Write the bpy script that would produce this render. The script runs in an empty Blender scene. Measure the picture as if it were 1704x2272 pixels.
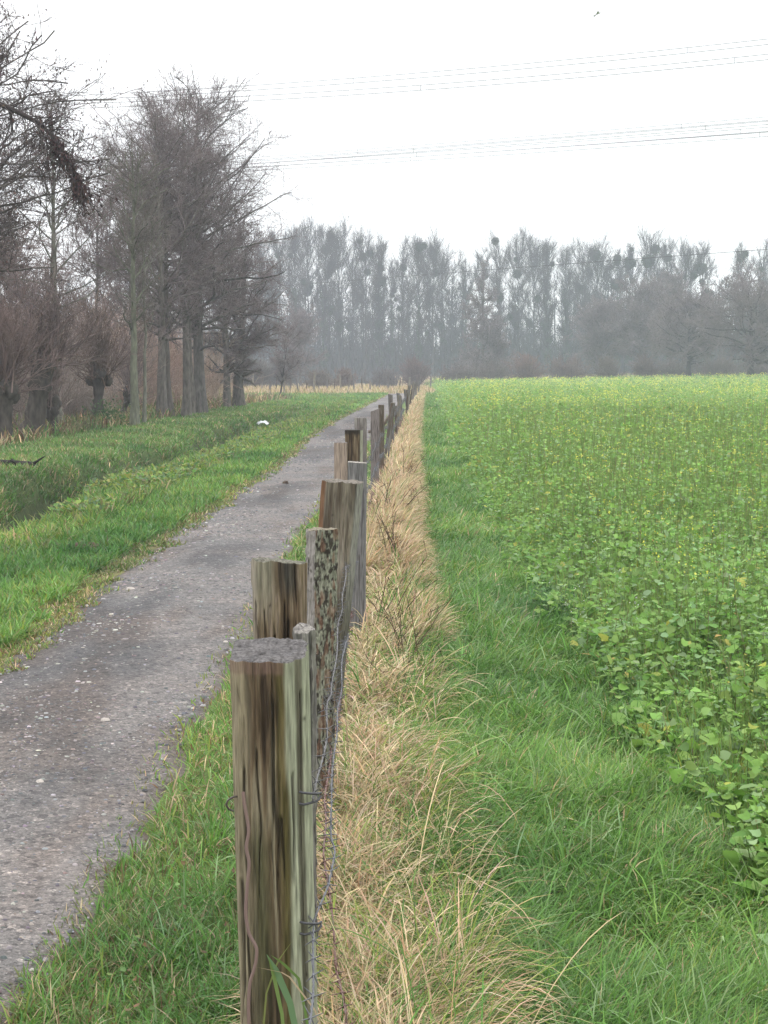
import bpy, math, random
import numpy as np
from math import radians, sin, cos, pi

# ------------------------------------------------------------------ camera, sky, sun, exposure
scene = bpy.context.scene
H = 1.66            # eye height
F = 3500.0          # focal length in photo pixels (photo is 1704 x 2272)
HZ = 828.0          # horizon row in photo pixels
cam_d = bpy.data.cameras.new('camera'); cam = bpy.data.objects.new('camera', cam_d)
scene.collection.objects.link(cam)
cam_d.sensor_fit = 'VERTICAL'; cam_d.sensor_height = 24.0; cam_d.sensor_width = 18.0
cam_d.lens = F / 2272.0 * 24.0
cam_d.clip_start = 0.1; cam_d.clip_end = 3000
cam.location = (0, 0, H)
cam.rotation_euler = (radians(90) - math.atan((1136 - HZ) / F), 0, 0)
scene.camera = cam

SUN_EL, SUN_AZ = radians(38), radians(-25)
world = bpy.data.worlds.new('World'); scene.world = world; world.use_nodes = True
wn = world.node_tree.nodes; wl = world.node_tree.links; wn.clear()
wo = wn.new('ShaderNodeOutputWorld'); wb = wn.new('ShaderNodeBackground')
sky = wn.new('ShaderNodeTexSky'); sky.sky_type = 'NISHITA'; sky.sun_disc = False
sky.sun_elevation = SUN_EL; sky.sun_rotation = SUN_AZ
# overcast layer: cloud deck three times brighter overhead than at the horizon
geo = wn.new('ShaderNodeTexCoord'); sep = wn.new('ShaderNodeSeparateXYZ')
wl.new(geo.outputs['Generated'], sep.inputs[0])
ramp = wn.new('ShaderNodeMapRange'); ramp.inputs['From Min'].default_value = 0.0; ramp.inputs['From Max'].default_value = 1.0
ramp.inputs['To Min'].default_value = 7.2; ramp.inputs['To Max'].default_value = 30.0
wl.new(sep.outputs['Z'], ramp.inputs['Value'])
col = wn.new('ShaderNodeMix'); col.data_type = 'RGBA'; col.blend_type = 'MULTIPLY'; col.inputs['Factor'].default_value = 1
col.inputs['A'].default_value = (1.0, 0.995, 1.0, 1)
wl.new(ramp.outputs['Result'], col.inputs['B'])
mixc = wn.new('ShaderNodeMix'); mixc.data_type = 'RGBA'; mixc.inputs['Factor'].default_value = 0.95
wl.new(sky.outputs['Color'], mixc.inputs['A']); wl.new(col.outputs['Result'], mixc.inputs['B'])
wl.new(mixc.outputs['Result'], wb.inputs['Color']); wb.inputs['Strength'].default_value = 0.1
wl.new(wb.outputs[0], wo.inputs['Surface'])

sun_d = bpy.data.lights.new('sun', 'SUN'); sun_d.energy = 0.6; sun_d.angle = radians(25); sun_d.color = (1, 0.97, 0.92)
sun = bpy.data.objects.new('sun', sun_d); scene.collection.objects.link(sun)
sun.rotation_euler = (pi/2 - SUN_EL, 0, pi - SUN_AZ)
scene.view_settings.view_transform = 'Standard'; scene.view_settings.look = 'None'
scene.view_settings.exposure = 0.46; scene.view_settings.gamma = 1.0
try:
    scene.cycles.use_denoising = True; scene.cycles.denoiser = 'OPENIMAGEDENOISE'; scene.cycles.denoising_input_passes = 'RGB_ALBEDO_NORMAL'; scene.cycles.denoising_prefilter = 'NONE'
    scene.cycles.max_bounces = 5; scene.cycles.diffuse_bounces = 3; scene.cycles.volume_bounces = 1
    scene.cycles.glossy_bounces = 2; scene.cycles.transmission_bounces = 3
except Exception: pass

# ------------------------------------------------------------------ helpers
rs = np.random.RandomState
ROOT = scene.collection

def tag(o, label=None, cat=None, group=None, kind=None):
    if label: o['label'] = label
    if cat: o['category'] = cat
    if group: o['group'] = group
    if kind: o['kind'] = kind
    return o

def empty(name, loc=(0, 0, 0), rz=0):
    o = bpy.data.objects.new(name, None); ROOT.objects.link(o); o.location = loc; o.rotation_euler = (0, 0, rz)
    o.empty_display_size = 0.2
    return o

class Geo:
    """collects quads and triangles; every vertex may carry a colour"""
    def __init__(s): s.V = []; s.C = []; s.Fq = []; s.Ft = []; s.n = 0
    def add(s, V, F, C=None):
        V = np.asarray(V, dtype=np.float32).reshape(-1, 3); F = np.asarray(F, dtype=np.int64)
        if len(V) == 0 or len(F) == 0: return s
        s.V.append(V)
        if C is None: C = np.ones((len(V), 3), np.float32)
        C = np.asarray(C, np.float32)
        if C.ndim == 1: C = np.tile(C, (len(V), 1))
        s.C.append(C.reshape(-1, 3))
        (s.Fq if F.shape[1] == 4 else s.Ft).append(F + s.n); s.n += len(V)
        return s
    def obj(s, name, mat, parent=None, smooth=False, loc=None):
        me = bpy.data.meshes.new(name)
        V = np.concatenate(s.V) if s.V else np.zeros((0, 3), np.float32)
        q = np.concatenate(s.Fq) if s.Fq else np.zeros((0, 4), np.int64)
        t = np.concatenate(s.Ft) if s.Ft else np.zeros((0, 3), np.int64)
        me.vertices.add(len(V)); me.vertices.foreach_set('co', V.ravel())
        loops = np.concatenate([q.ravel(), t.ravel()]).astype(np.int32)
        me.loops.add(len(loops)); me.loops.foreach_set('vertex_index', loops)
        nf = len(q) + len(t); me.polygons.add(nf)
        st = np.concatenate([np.arange(len(q)) * 4, len(q) * 4 + np.arange(len(t)) * 3]).astype(np.int32)
        me.polygons.foreach_set('loop_start', st)
        if smooth: me.polygons.foreach_set('use_smooth', np.ones(nf, bool))
        a = me.attributes.new('Col', 'FLOAT_COLOR', 'POINT')
        C = np.concatenate(s.C) if s.C else np.zeros((0, 3), np.float32)
        a.data.foreach_set('color', np.hstack([C, np.ones((len(C), 1), np.float32)]).ravel().astype(np.float32))
        me.update(calc_edges=True); me.validate()
        me.materials.append(mat)
        o = bpy.data.objects.new(name, me); ROOT.objects.link(o)
        if parent is not None: o.parent = parent
        if loc is not None: o.location = loc
        return o

def norm(v): return v / np.maximum(np.linalg.norm(v, axis=-1, keepdims=True), 1e-9)

def vnoise(P, seed=0):
    """value noise 0..1 at P (...,3)"""
    P = np.asarray(P, np.float64); i = np.floor(P).astype(np.int64); f = P - i; f = f * f * (3 - 2 * f)
    def h(a, b, c):
        n = (a * 374761393 + b * 668265263 + c * 2147483647 + seed * 144665) & 0xffffffff
        n = ((n ^ (n >> 13)) * 1274126177) & 0xffffffff
        n = (n ^ (n >> 16)) & 0xffff
        return n / 65535.0
    x, y, z = i[..., 0], i[..., 1], i[..., 2]; fx, fy, fz = f[..., 0], f[..., 1], f[..., 2]
    r = 0
    for dx in (0, 1):
        for dy in (0, 1):
            for dz in (0, 1):
                w = (fx if dx else 1 - fx) * (fy if dy else 1 - fy) * (fz if dz else 1 - fz)
                r = r + w * h(x + dx, y + dy, z + dz)
    return r
def fbm(P, seed=0, octv=4):
    P = np.asarray(P, float); s = 0; a = 0.5; tot = 0
    for k in range(octv): s = s + a * vnoise(P * 2 ** k, seed + k * 17); tot += a; a *= 0.5
    return s / tot
def n2(x, y, sc, seed=0, o=3): return fbm(np.stack([np.asarray(x) * sc, np.asarray(y) * sc, np.zeros_like(np.asarray(x, float))], -1), seed, o)
def sst(a, b, x):
    t = np.clip((np.asarray(x, float) - a) / (b - a), 0, 1); return t * t * (3 - 2 * t)

def tubes(P, R, k=4):
    """P (B,n,3) polylines, R (B,n) radii -> verts, quads"""
    B, n, _ = P.shape
    T = norm(np.gradient(P, axis=1))
    m = norm(T.mean(axis=1)); ref = np.where(np.abs(m[:, 2:3]) > 0.8, np.array([[1.0, 0, 0]]), np.array([[0, 0, 1.0]]))
    A = norm(np.cross(T, ref[:, None, :])); Bn = np.cross(T, A)
    ang = np.arange(k) * 2 * pi / k
    V = P[:, :, None, :] + R[:, :, None, None] * (A[:, :, None, :] * np.cos(ang)[None, None, :, None] + Bn[:, :, None, :] * np.sin(ang)[None, None, :, None])
    idx = np.arange(B * n * k).reshape(B, n, k)
    a = idx[:, :-1, :]; b = np.roll(a, -1, axis=2); d = idx[:, 1:, :]; c = np.roll(d, -1, axis=2)
    return V.reshape(-1, 3), np.stack([a, b, c, d], -1).reshape(-1, 4)

def blades(g, pos, L, W, az, lean, curl, color, n=3, rng=None, tipw=0.12):
    """strips: pos (N,3); L,W,az,lean,curl (N,), color (N,3)"""
    N = len(pos); L = np.broadcast_to(L, (N,)); W = np.broadcast_to(W, (N,))
    P = np.zeros((N, n + 1, 3)); P[:, 0] = pos
    ad = np.stack([np.cos(az), np.sin(az)], -1)
    for i in range(n):
        phi = lean + curl * (i + 0.5) / n
        st = L / n
        P[:, i + 1, :2] = P[:, i, :2] + (st * np.sin(phi))[:, None] * ad
        P[:, i + 1, 2] = P[:, i, 2] + st * np.cos(phi)
    tw = az + pi / 2 + rng.normal(0, 0.5, N)
    wd = np.stack([np.cos(tw), np.sin(tw), rng.normal(0, 0.2, N)], -1)
    prof = np.array([0.8] + [1.0] * (n - 1) + [tipw]) if n > 1 else np.array([1.0, tipw])
    off = wd[:, None, :] * (W[:, None] * 0.5 * prof[None, :])[:, :, None]
    V = np.stack([P - off, P + off], 2).reshape(-1, 3)
    base = (np.arange(N) * (n + 1) * 2)[:, None] + (np.arange(n) * 2)[None, :]
    Fq = np.stack([base, base + 1, base + 3, base + 2], -1).reshape(-1, 4)
    C = np.repeat(color, (n + 1) * 2, axis=0)
    g.add(V, Fq, C)

# ------------------------------------------------------------------ materials
def mat_attr(name, rough=0.7, trans=0.0, noise=0.0, nscale=20.0, spec=0.3, bump=0.0, tint=(1, 1, 1), stretch=(1, 1, 1)):
    m = bpy.data.materials.new(name); m.use_nodes = True
    nt = m.node_tree; nd = nt.nodes; lk = nt.links
    bs = nd['Principled BSDF']; out = nd['Material Output']
    at = nd.new('ShaderNodeAttribute'); at.attribute_name = 'Col'
    src = at.outputs['Color']
    mx = nd.new('ShaderNodeMix'); mx.data_type = 'RGBA'; mx.blend_type = 'MULTIPLY'; mx.inputs['Factor'].default_value = 1
    mx.inputs['B'].default_value = (*tint, 1); lk.new(src, mx.inputs['A']); src = mx.outputs['Result']
    if noise > 0 or bump > 0:
        tc = nd.new('ShaderNodeTexCoord'); no = nd.new('ShaderNodeTexNoise'); no.inputs['Scale'].default_value = nscale
        mp = nd.new('ShaderNodeMapping'); mp.inputs['Scale'].default_value = stretch; lk.new(tc.outputs['Object'], mp.inputs['Vector'])
        no.inputs['Detail'].default_value = 6; lk.new(mp.outputs[0], no.inputs['Vector'])
        if noise > 0:
            mr = nd.new('ShaderNodeMapRange'); mr.inputs['From Min'].default_value = 0.3; mr.inputs['From Max'].default_value = 0.7
            mr.inputs['To Min'].default_value = 1 - noise; mr.inputs['To Max'].default_value = 1 + noise
            lk.new(no.outputs['Fac'], mr.inputs['Value'])
            m2 = nd.new('ShaderNodeMix'); m2.data_type = 'RGBA'; m2.blend_type = 'MULTIPLY'; m2.inputs['Factor'].default_value = 1
            lk.new(src, m2.inputs['A']); lk.new(mr.outputs['Result'], m2.inputs['B']); src = m2.outputs['Result']
        if bump > 0:
            bp = nd.new('ShaderNodeBump'); bp.inputs['Strength'].default_value = bump; bp.inputs['Distance'].default_value = 0.01
            lk.new(no.outputs['Fac'], bp.inputs['Height']); lk.new(bp.outputs['Normal'], bs.inputs['Normal'])
    lk.new(src, bs.inputs['Base Color']); bs.inputs['Roughness'].default_value = rough
    bs.inputs['Specular IOR Level'].default_value = spec
    if trans > 0:
        tr = nd.new('ShaderNodeBsdfTranslucent'); lk.new(src, tr.inputs['Color'])
        ms = nd.new('ShaderNodeMixShader'); ms.inputs[0].default_value = trans
        lk.new(bs.outputs[0], ms.inputs[1]); lk.new(tr.outputs[0], ms.inputs[2]); lk.new(ms.outputs[0], out.inputs['Surface'])
    return m

M_grass = mat_attr('grass_mat', 0.6, 0.38, spec=0.3)
M_leaf = mat_attr('leaf_mat', 0.65, 0.45, spec=0.25)
M_straw = mat_attr('straw_mat', 0.7, 0.3, spec=0.2)
M_wood = mat_attr('weathered_wood_mat', 0.9, 0, noise=0.4, nscale=170, spec=0.12, bump=0.8, stretch=(1, 1, 0.07))
M_bark = mat_attr('bark_mat', 0.95, 0, noise=0.45, nscale=14, spec=0.1, bump=0.9, stretch=(1, 1, 0.3))
M_twig = mat_attr('twig_mat', 0.9, 0, spec=0.1)
M_metal = mat_attr('wire_mat', 0.6, 0, noise=0.3, nscale=80, spec=0.5)
M_cable = mat_attr('cable_mat', 0.6, 0, spec=0.3)
M_stone = mat_attr('stone_mat', 0.85, 0, noise=0.2, nscale=60, spec=0.2)
M_plast = mat_attr('plastic_mat', 0.5, 0.2, spec=0.4)

def ramp_node(nd, stops):
    r = nd.new('ShaderNodeValToRGB'); e = r.color_ramp.elements
    while len(e) < len(stops): e.new(0.5)
    for i, (p, c) in enumerate(stops): e[i].position = p; e[i].color = (*c, 1)
    return r
def mix_node(nd, lk, fac, a, b, mode='MIX'):
    m = nd.new('ShaderNodeMix'); m.data_type = 'RGBA'; m.blend_type = mode
    for s, v in (('Factor', fac), ('A', a), ('B', b)):
        if hasattr(v, 'is_linked') or isinstance(v, bpy.types.NodeSocket): lk.new(v, m.inputs[s])
        elif s == 'Factor': m.inputs[s].default_value = v
        else: m.inputs[s].default_value = (*v, 1)
    return m.outputs['Result']
def noise_node(nd, lk, vec, scale, detail=6, rough=0.6):
    n = nd.new('ShaderNodeTexNoise'); n.inputs['Scale'].default_value = scale; n.inputs['Detail'].default_value = detail
    n.inputs['Roughness'].default_value = rough; lk.new(vec, n.inputs['Vector']); return n.outputs['Fac']

def ground_material():
    m = bpy.data.materials.new('ground_mat'); m.use_nodes = True; nt = m.node_tree; nd = nt.nodes; lk = nt.links
    bs = nd['Principled BSDF']; bs.inputs['Roughness'].default_value = 0.95; bs.inputs['Specular IOR Level'].default_value = 0.1
    tc = nd.new('ShaderNodeTexCoord'); v = tc.outputs['Object']
    at = nd.new('ShaderNodeAttribute'); at.attribute_name = 'Col'
    n1 = noise_node(nd, lk, v, 1.3); n2_ = noise_node(nd, lk, v, 14)
    r1 = ramp_node(nd, [(0.3, (0.72, 0.72, 0.72)), (0.7, (1.28, 1.25, 1.2))]); lk.new(n1, r1.inputs[0])
    r2 = ramp_node(nd, [(0.3, (0.6, 0.6, 0.6)), (0.7, (1.35, 1.35, 1.3))]); lk.new(n2_, r2.inputs[0])
    c = mix_node(nd, lk, 1.0, at.outputs['Color'], r1.outputs[0], 'MULTIPLY')
    c = mix_node(nd, lk, 1.0, c, r2.outputs[0], 'MULTIPLY')
    lk.new(c, bs.inputs['Base Color'])
    bp = nd.new('ShaderNodeBump'); bp.inputs['Strength'].default_value = 0.6; bp.inputs['Distance'].default_value = 0.03
    lk.new(n2_, bp.inputs['Height']); lk.new(bp.outputs[0], bs.inputs['Normal'])
    return m

def path_material():
    m = bpy.data.materials.new('path_mat'); m.use_nodes = True; nt = m.node_tree; nd = nt.nodes; lk = nt.links
    bs = nd['Principled BSDF']; bs.inputs['Roughness'].default_value = 0.9; bs.inputs['Specular IOR Level'].default_value = 0.2
    tc = nd.new('ShaderNodeTexCoord'); v = tc.outputs['Object']
    big = noise_node(nd, lk, v, 0.9, 4); med = noise_node(nd, lk, v, 7, 6, 0.7)
    vo = nd.new('ShaderNodeTexVoronoi'); vo.inputs['Scale'].default_value = 120; lk.new(v, vo.inputs['Vector'])
    vo2 = nd.new('ShaderNodeTexVoronoi'); vo2.inputs['Scale'].default_value = 40; lk.new(v, vo2.inputs['Vector'])
    r = ramp_node(nd, [(0.25, (0.120, 0.116, 0.113)), (0.5, (0.150, 0.144, 0.140)), (0.75, (0.182, 0.173, 0.167))]); lk.new(med, r.inputs[0])
    # coarse colour drift: pinkish grit to blue-grey grit
    rb = ramp_node(nd, [(0.38, (1.08, 1.03, 1.0)), (0.62, (0.80, 0.82, 0.84))]); lk.new(big, rb.inputs[0])
    c = mix_node(nd, lk, 1.0, r.outputs[0], rb.outputs[0], 'MULTIPLY')
    sp = nd.new('ShaderNodeSeparateColor'); lk.new(vo.outputs['Color'], sp.inputs[0])
    rg = ramp_node(nd, [(0.0, (0.62, 0.62, 0.62)), (0.5, (0.95, 0.93, 0.92)), (0.93, (1.15, 1.13, 1.12)), (1.0, (1.9, 1.85, 1.8))]); lk.new(sp.outputs[0], rg.inputs[0])
    c = mix_node(nd, lk, 1.0, c, rg.outputs[0], 'MULTIPLY')
    sp2 = nd.new('ShaderNodeSeparateColor'); lk.new(vo2.outputs['Color'], sp2.inputs[0])
    rg2 = ramp_node(nd, [(0.0, (0.6, 0.6, 0.62)), (0.4, (1, 1, 1)), (0.92, (1.05, 1.05, 1.05)), (1.0, (1.7, 1.65, 1.6))]); lk.new(sp2.outputs[1], rg2.inputs[0])
    c = mix_node(nd, lk, 1.0, c, rg2.outputs[0], 'MULTIPLY')
    # muddy brown edges
    at = nd.new('ShaderNodeAttribute'); at.attribute_name = 'Col'
    sa = nd.new('ShaderNodeSeparateColor'); lk.new(at.outputs['Color'], sa.inputs[0])
    dk = mix_node(nd, lk, 1.0, c, (0.64, 0.65, 0.67), 'MULTIPLY'); c = mix_node(nd, lk, sa.outputs[1], c, dk)
    dk = mix_node(nd, lk, 1.0, c, (0.86, 0.80, 0.76), 'MULTIPLY'); c = mix_node(nd, lk, sa.outputs[2], c, dk)
    c = mix_node(nd, lk, sa.outputs[0], c, (0.075, 0.055, 0.042))
    lk.new(c, bs.inputs['Base Color'])
    bp = nd.new('ShaderNodeBump'); bp.inputs['Strength'].default_value = 0.9; bp.inputs['Distance'].default_value = 0.008
    ad = nd.new('ShaderNodeMath'); ad.operation = 'ADD'; lk.new(vo.outputs['Distance'], ad.inputs[0]); lk.new(med, ad.inputs[1])
    lk.new(ad.outputs[0], bp.inputs['Height']); lk.new(bp.outputs[0], bs.inputs['Normal'])
    return m

# ------------------------------------------------------------------ terrain
def cy(Y):
    Y = np.asarray(Y, float); return 2.3 * (np.maximum(np.minimum(Y, 150) - 14, 0) / 89.0) ** 1.15
PATH_L, PATH_R = -2.22, -0.84
def zt(X, Y):
    X = np.asarray(X, float); Y = np.asarray(Y, float); u = X - cy(Y)
    wob = 0.25 * np.sin(Y * 0.31) + 0.15 * np.sin(Y * 0.83 + 1)
    d = u + 4.85 + wob
    dd = np.where(d < 0, d / 0.32, d / 0.5); fade = 1 - sst(62, 74, Y)
    z = -0.50 * np.exp(-np.abs(dd) ** 3) * (0.6 + 0.9 * sst(30, 18, Y)) * fade
    z = z - 0.16 * sst(-0.6, 1.4, -(u + 3.6)) * (1 - sst(0.3, 0.7, -d)) * fade
    z = z + (0.12 * sst(0.34, 0.5, -d) + 0.02 * sst(0.6, 2.6, -d)) * (1 - sst(66, 100, Y))
    z = z + 0.75 * sst(-2, 55, X) * sst(40, 190, Y)
    z = z + 0.05 * (n2(X, Y, 0.9, 5) - 0.5) * (1 - np.exp(-((u + 1.5) / 0.9) ** 4))
    z = z + 0.03 * np.exp(-((u + 1.55) / 0.5) ** 2)
    z = z + 0.08 * np.exp(-((u - 0.05) / 0.35) ** 2)
    return z

g = Geo()
us = np.concatenate([[-400, -250, -150, -90, -55, -35, -22, -16, -12, -10], np.arange(-9, 3.0, 0.12), [3.2, 3.6, 4.2, 5, 6, 8, 11, 15, 20, 28, 38, 55, 80, 130, 220, 400]])
ys = np.concatenate([[-30, -15, -5], np.geomspace(0.5, 160, 260), [175, 190, 210, 240, 280, 330, 400, 500]])
UU, YY = np.meshgrid(us, ys); XX = UU + cy(YY); ZZ = zt(XX, YY)
idx = np.arange(UU.size).reshape(UU.shape)
Fq = np.stack([idx[:-1, :-1], idx[:-1, 1:], idx[1:, 1:], idx[1:, :-1]], -1).reshape(-1, 4)
U = UU.ravel(); Yf = YY.ravel()
Cg = np.tile(np.array([0.075, 0.115, 0.035]), (U.size, 1))
def blend(C, c, w): return C * (1 - w[:, None]) + np.array(c)[None, :] * w[:, None]
Cg = blend(Cg, (0.17, 0.125, 0.06), np.exp(-((U + 0.02) / 0.22) ** 4))                                  # straw litter under dry strip
Cg = blend(Cg, (0.105, 0.095, 0.045), np.exp(-((U + 2.3) / 0.4) ** 4) * 0.9)                            # worn verge
Cg = blend(Cg, (0.035, 0.045, 0.02), np.exp(-(np.abs(U + 4.85 + 0.25*np.sin(Yf*0.31)+0.15*np.sin(Yf*0.83+1)) / 0.5) ** 4) * (1 - sst(62, 74, Yf)))   # ditch mud
Cg = blend(Cg, (0.06, 0.045, 0.03), sst(8.0, 9.5, -U))                                                 # leaf litter under the trees
Cg = blend(Cg, (0.10, 0.15, 0.04), sst(1.2, 1.8, U))                                                 # soil among the crop
Cg = blend(Cg, (0.20, 0.15, 0.08), sst(120, 128, Yf) * (1 - sst(1, 4, U)))                                # dry grass beyond the cross fence
g.add(np.stack([XX, YY, ZZ], -1), Fq, Cg)
ground = g.obj('ground', ground_material(), smooth=True); tag(ground, kind='structure')

# path sheet, ragged edges
g = Geo()
yp = np.geomspace(1.0, 128, 420); ts = np.linspace(0, 1, 26)
el = PATH_L - 0.45 * sst(25, 50, yp) + 0.22 * (n2(yp, yp * 0, 2.2, 3) - 0.5) + 0.3 * (n2(yp, yp * 0, 0.5, 9) - 0.5)
er = PATH_R + 0.18 * (n2(yp, yp * 0, 2.4, 13) - 0.5) + 0.12 * (n2(yp, yp * 0, 0.6, 19) - 0.5)
Up = el[:, None] * (1 - ts[None]) + er[:, None] * ts[None]; Yp = np.repeat(yp[:, None], 26, 1); Xp = Up + cy(Yp)
Zp = zt(Xp, Yp) + 0.012 - 0.02 * (np.abs(ts[None] * 2 - 1) ** 8)
idx = np.arange(Up.size).reshape(Up.shape)
edge = np.clip(sst(0.80, 1.0, np.abs(ts * 2 - 1))[None, :] * (0.5 + 0.9 * n2(Xp, Yp, 4, 31)), 0, 1)
g.add(np.stack([Xp, Yp, Zp], -1), np.stack([idx[:-1, :-1], idx[:-1, 1:], idx[1:, 1:], idx[1:, :-1]], -1).reshape(-1, 4),
      np.stack([edge.ravel(), (sst(.48, .60, fbm(np.stack([Up * 1.6, Yp * .35, Up * 0], -1), 61, 4)) * (1 - sst(.55, .8, ts[None] + .3 * (n2(Xp, Yp, 1.1, 62) - .5)))).ravel(), sst(.55, .68, fbm(np.stack([Up * 2.5, Yp * .6, Up * 0], -1), 63, 4)).ravel()], -1))
path = g.obj('path', path_material(), smooth=True); tag(path, kind='structure')

# ------------------------------------------------------------------ ground cover
def samp(rng, N, ufun, y0, y1, p, m=1.12):
    """N points; y density ~ y^-p * visible width, u uniform between ufun(y)=(u0,u1) cut to the view"""
    yy = np.geomspace(y0, y1, 500); u0, u1 = ufun(yy); c = cy(yy); hw = 0.2434 * yy * m + 0.5
    lo = np.maximum(u0, -hw - c); hi = np.minimum(u1, hw - c); w = np.maximum(hi - lo, 0) * yy ** (-p)
    cdf = np.concatenate([[0], np.cumsum((w[1:] + w[:-1]) / 2 * np.diff(yy))]); cdf /= cdf[-1]
    y = np.interp(rng.rand(N), cdf, yy); l = np.interp(y, yy, lo); h = np.interp(y, yy, hi)
    u = l + (h - l) * rng.rand(N); return u + cy(y), y, u
def const(a, b): return lambda y: (np.full_like(y, a), np.full_like(y, b))
def pal(rng, N, cols, wts, jit=0.15):
    k = rng.choice(len(cols), N, p=np.array(wts) / np.sum(wts)); C = np.array(cols)[k]
    return np.clip(C * (1 + rng.normal(0, jit, (N, 1))) * (1 + rng.normal(0, jit * 0.3, (N, 3))), 0.005, 0.9)

G1 = (0.105, 0.220, 0.040); G2 = (0.080, 0.175, 0.038); G3 = (0.135, 0.270, 0.060); G4 = (0.20, 0.29, 0.13); G5 = (0.19, 0.25, 0.05)
ST = (0.42, 0.32, 0.195); ST2 = (0.53, 0.42, 0.28); BR = (0.14, 0.085, 0.045); OL = (0.15, 0.16, 0.06)

def grass_patch(g, rng, N, ufun, y0, y1, p, L, W, cols, wts, lean=0.5, curl=0.8, tuft=0.5, n=3, azbias=None, exc=None, patch=0.6):
    X, Y, u = samp(rng, N, ufun, y0, y1, p)
    # gather into tufts
    tx = n2(X, Y, 3.0, 77, 2); keep = rng.rand(N) < (1 - tuft) + tuft * sst(0.35, 0.6, tx)
    if exc is not None: keep &= ~exc(X, Y, u)
    X, Y, u, tx = X[keep], Y[keep], u[keep], tx[keep]; N = len(X)
    s = np.maximum(Y / 4.5, 1.0)
    Lb = L * (0.5 + 0.9 * rng.rand(N)) * (0.75 + 0.5 * tx) * s ** 0.15; Wb = W * (0.6 + 0.8 * rng.rand(N)) * s ** 0.68
    az = rng.rand(N) * 2 * pi if azbias is None else azbias + rng.normal(0, 0.9, N)
    az = az + 7 * (n2(X, Y, 2.6, 41, 2) - 0.5)
    col = pal(rng, N, cols, wts)
    pn = n2(X, Y, 0.8, 91, 3)[:, None]
    col = col * (1 + patch * (pn - 0.5) * 2 * np.array([[1.3, 0.9, 0.9]]))
    blades(g, np.stack([X, Y, zt(X, Y) - 0.01], -1), Lb, Wb, az, np.abs(rng.normal(lean * 0.6, lean * 0.5, N)), curl * (0.3 + rng.rand(N)), np.clip(col, 0.004, 0.9), n=n, rng=rng)

rng = rs(1)
LEAF = np.array([[0, 0, 0], [0.10, -0.30, .06], [0.50, -0.50, .13], [0.80, -0.34, .02], [1.0, 0, -0.10], [0.84, 0.36, .04], [0.48, 0.46, .11], [0.16, 0.34, .04], [0.5, 0, -0.02]])
LF = np.array([[0, 1, 8], [1, 2, 8], [2, 3, 8], [3, 4, 8], [4, 5, 8], [5, 6, 8], [6, 7, 8], [7, 0, 8]])
LQ = np.array([[0, 0, 0], [0.5, -0.42, .06], [1.0, 0, 0], [0.5, 0.42, .06]]); LQF = np.array([[0, 1, 2], [0, 2, 3]])
def leaves(g, rng, pos, size, az, pitch, roll, col, tmpl=LEAF, TF=LF, aspect=1.0):
    N = len(pos)
    e1 = np.stack([np.cos(az) * np.cos(pitch), np.sin(az) * np.cos(pitch), np.sin(pitch)], -1)
    s = np.stack([-np.sin(az), np.cos(az), 0 * az], -1); nn = np.cross(e1, s)
    e2 = s * np.cos(roll)[:, None] + nn * np.sin(roll)[:, None]; e3 = np.cross(e1, e2)
    t = tmpl[None] * (1 + 0.17 * rng.normal(0, 1, (N, len(tmpl), 1)) * (np.arange(len(tmpl)) > 0)[None, :, None])
    V = pos[:, None] + size[:, None, None] * (t[..., 0:1] * e1[:, None] + aspect * t[..., 1:2] * e2[:, None] + t[..., 2:3] * e3[:, None])
    Fx = (np.arange(N) * len(tmpl))[:, None, None] + TF[None]
    g.add(V.reshape(-1, 3), Fx.reshape(-1, 3), np.repeat(col, len(tmpl), 0))
# green strip between straw and crop
g = Geo()
grass_patch(g, rng, 330000, const(0.05, 1.45), 3.2, 130, 1.9, 0.115, 0.0034, [G1, G2, G3, G4, G5, ST], [4, 4, 3, 1.8, 1.4, 0.5], lean=0.95, curl=1.5, azbias=-0.3)
grass_patch(g, rng, 9000, const(0.3, 2.2), 3.2, 12, 2, 0.17, 0.0042, [G1, G3, G4], [3, 3, 2], lean=0.7, curl=1.4)
strip_grass = g.obj('grass', M_grass); tag(strip_grass, 'lush green grass between the dry grass and the crop', 'grass', kind='stuff')
# verge between path and fence
g = Geo()
ragged = lambda X, Y, u: u < np.interp(Y, yp, er) - 0.03 + 0.12 * (n2(X, Y, 9, 13) - 0.5)
grass_patch(g, rng, 56000, const(PATH_R - 0.2, -0.1), 2.5, 60, 1.9, 0.085, 0.0036, [G1, G2, G3, G4, G5, ST, BR, OL], [4, 3, 3, 1.3, 2.6, 2.0, 1.4, 2.5], lean=0.6, curl=1.1, exc=ragged)
grass_patch(g, rng, 10000, const(-0.62, -0.15), 2.6, 40, 1.9, 0.15, 0.0042, [G1, G2, G3, G4], [4, 4, 2, 2], lean=0.5, curl=1.4, tuft=0.9)
grass_patch(g, rng, 12000, const(PATH_R - 0.16, -0.62), 2.6, 40, 1.9, 0.045, 0.004, [ST, BR, OL, G5, G1], [1.2, 1, 4, 3, 3], lean=1.0, curl=0.9)
grass_patch(g, rng, 16000, const(PATH_R - 0.2, -0.25), 2.4, 5.0, 1.9, 0.075, 0.0036, [G1, G2, G3, OL, ST, BR], [4, 3, 3, 2, 1, .8], lean=0.8, curl=1.2, tuft=0.2, exc=ragged)
X, Y, u = samp(rng, 600, const(PATH_R + 0.05, -0.1), 3.8, 30, 1.5); N = len(X)
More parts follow.
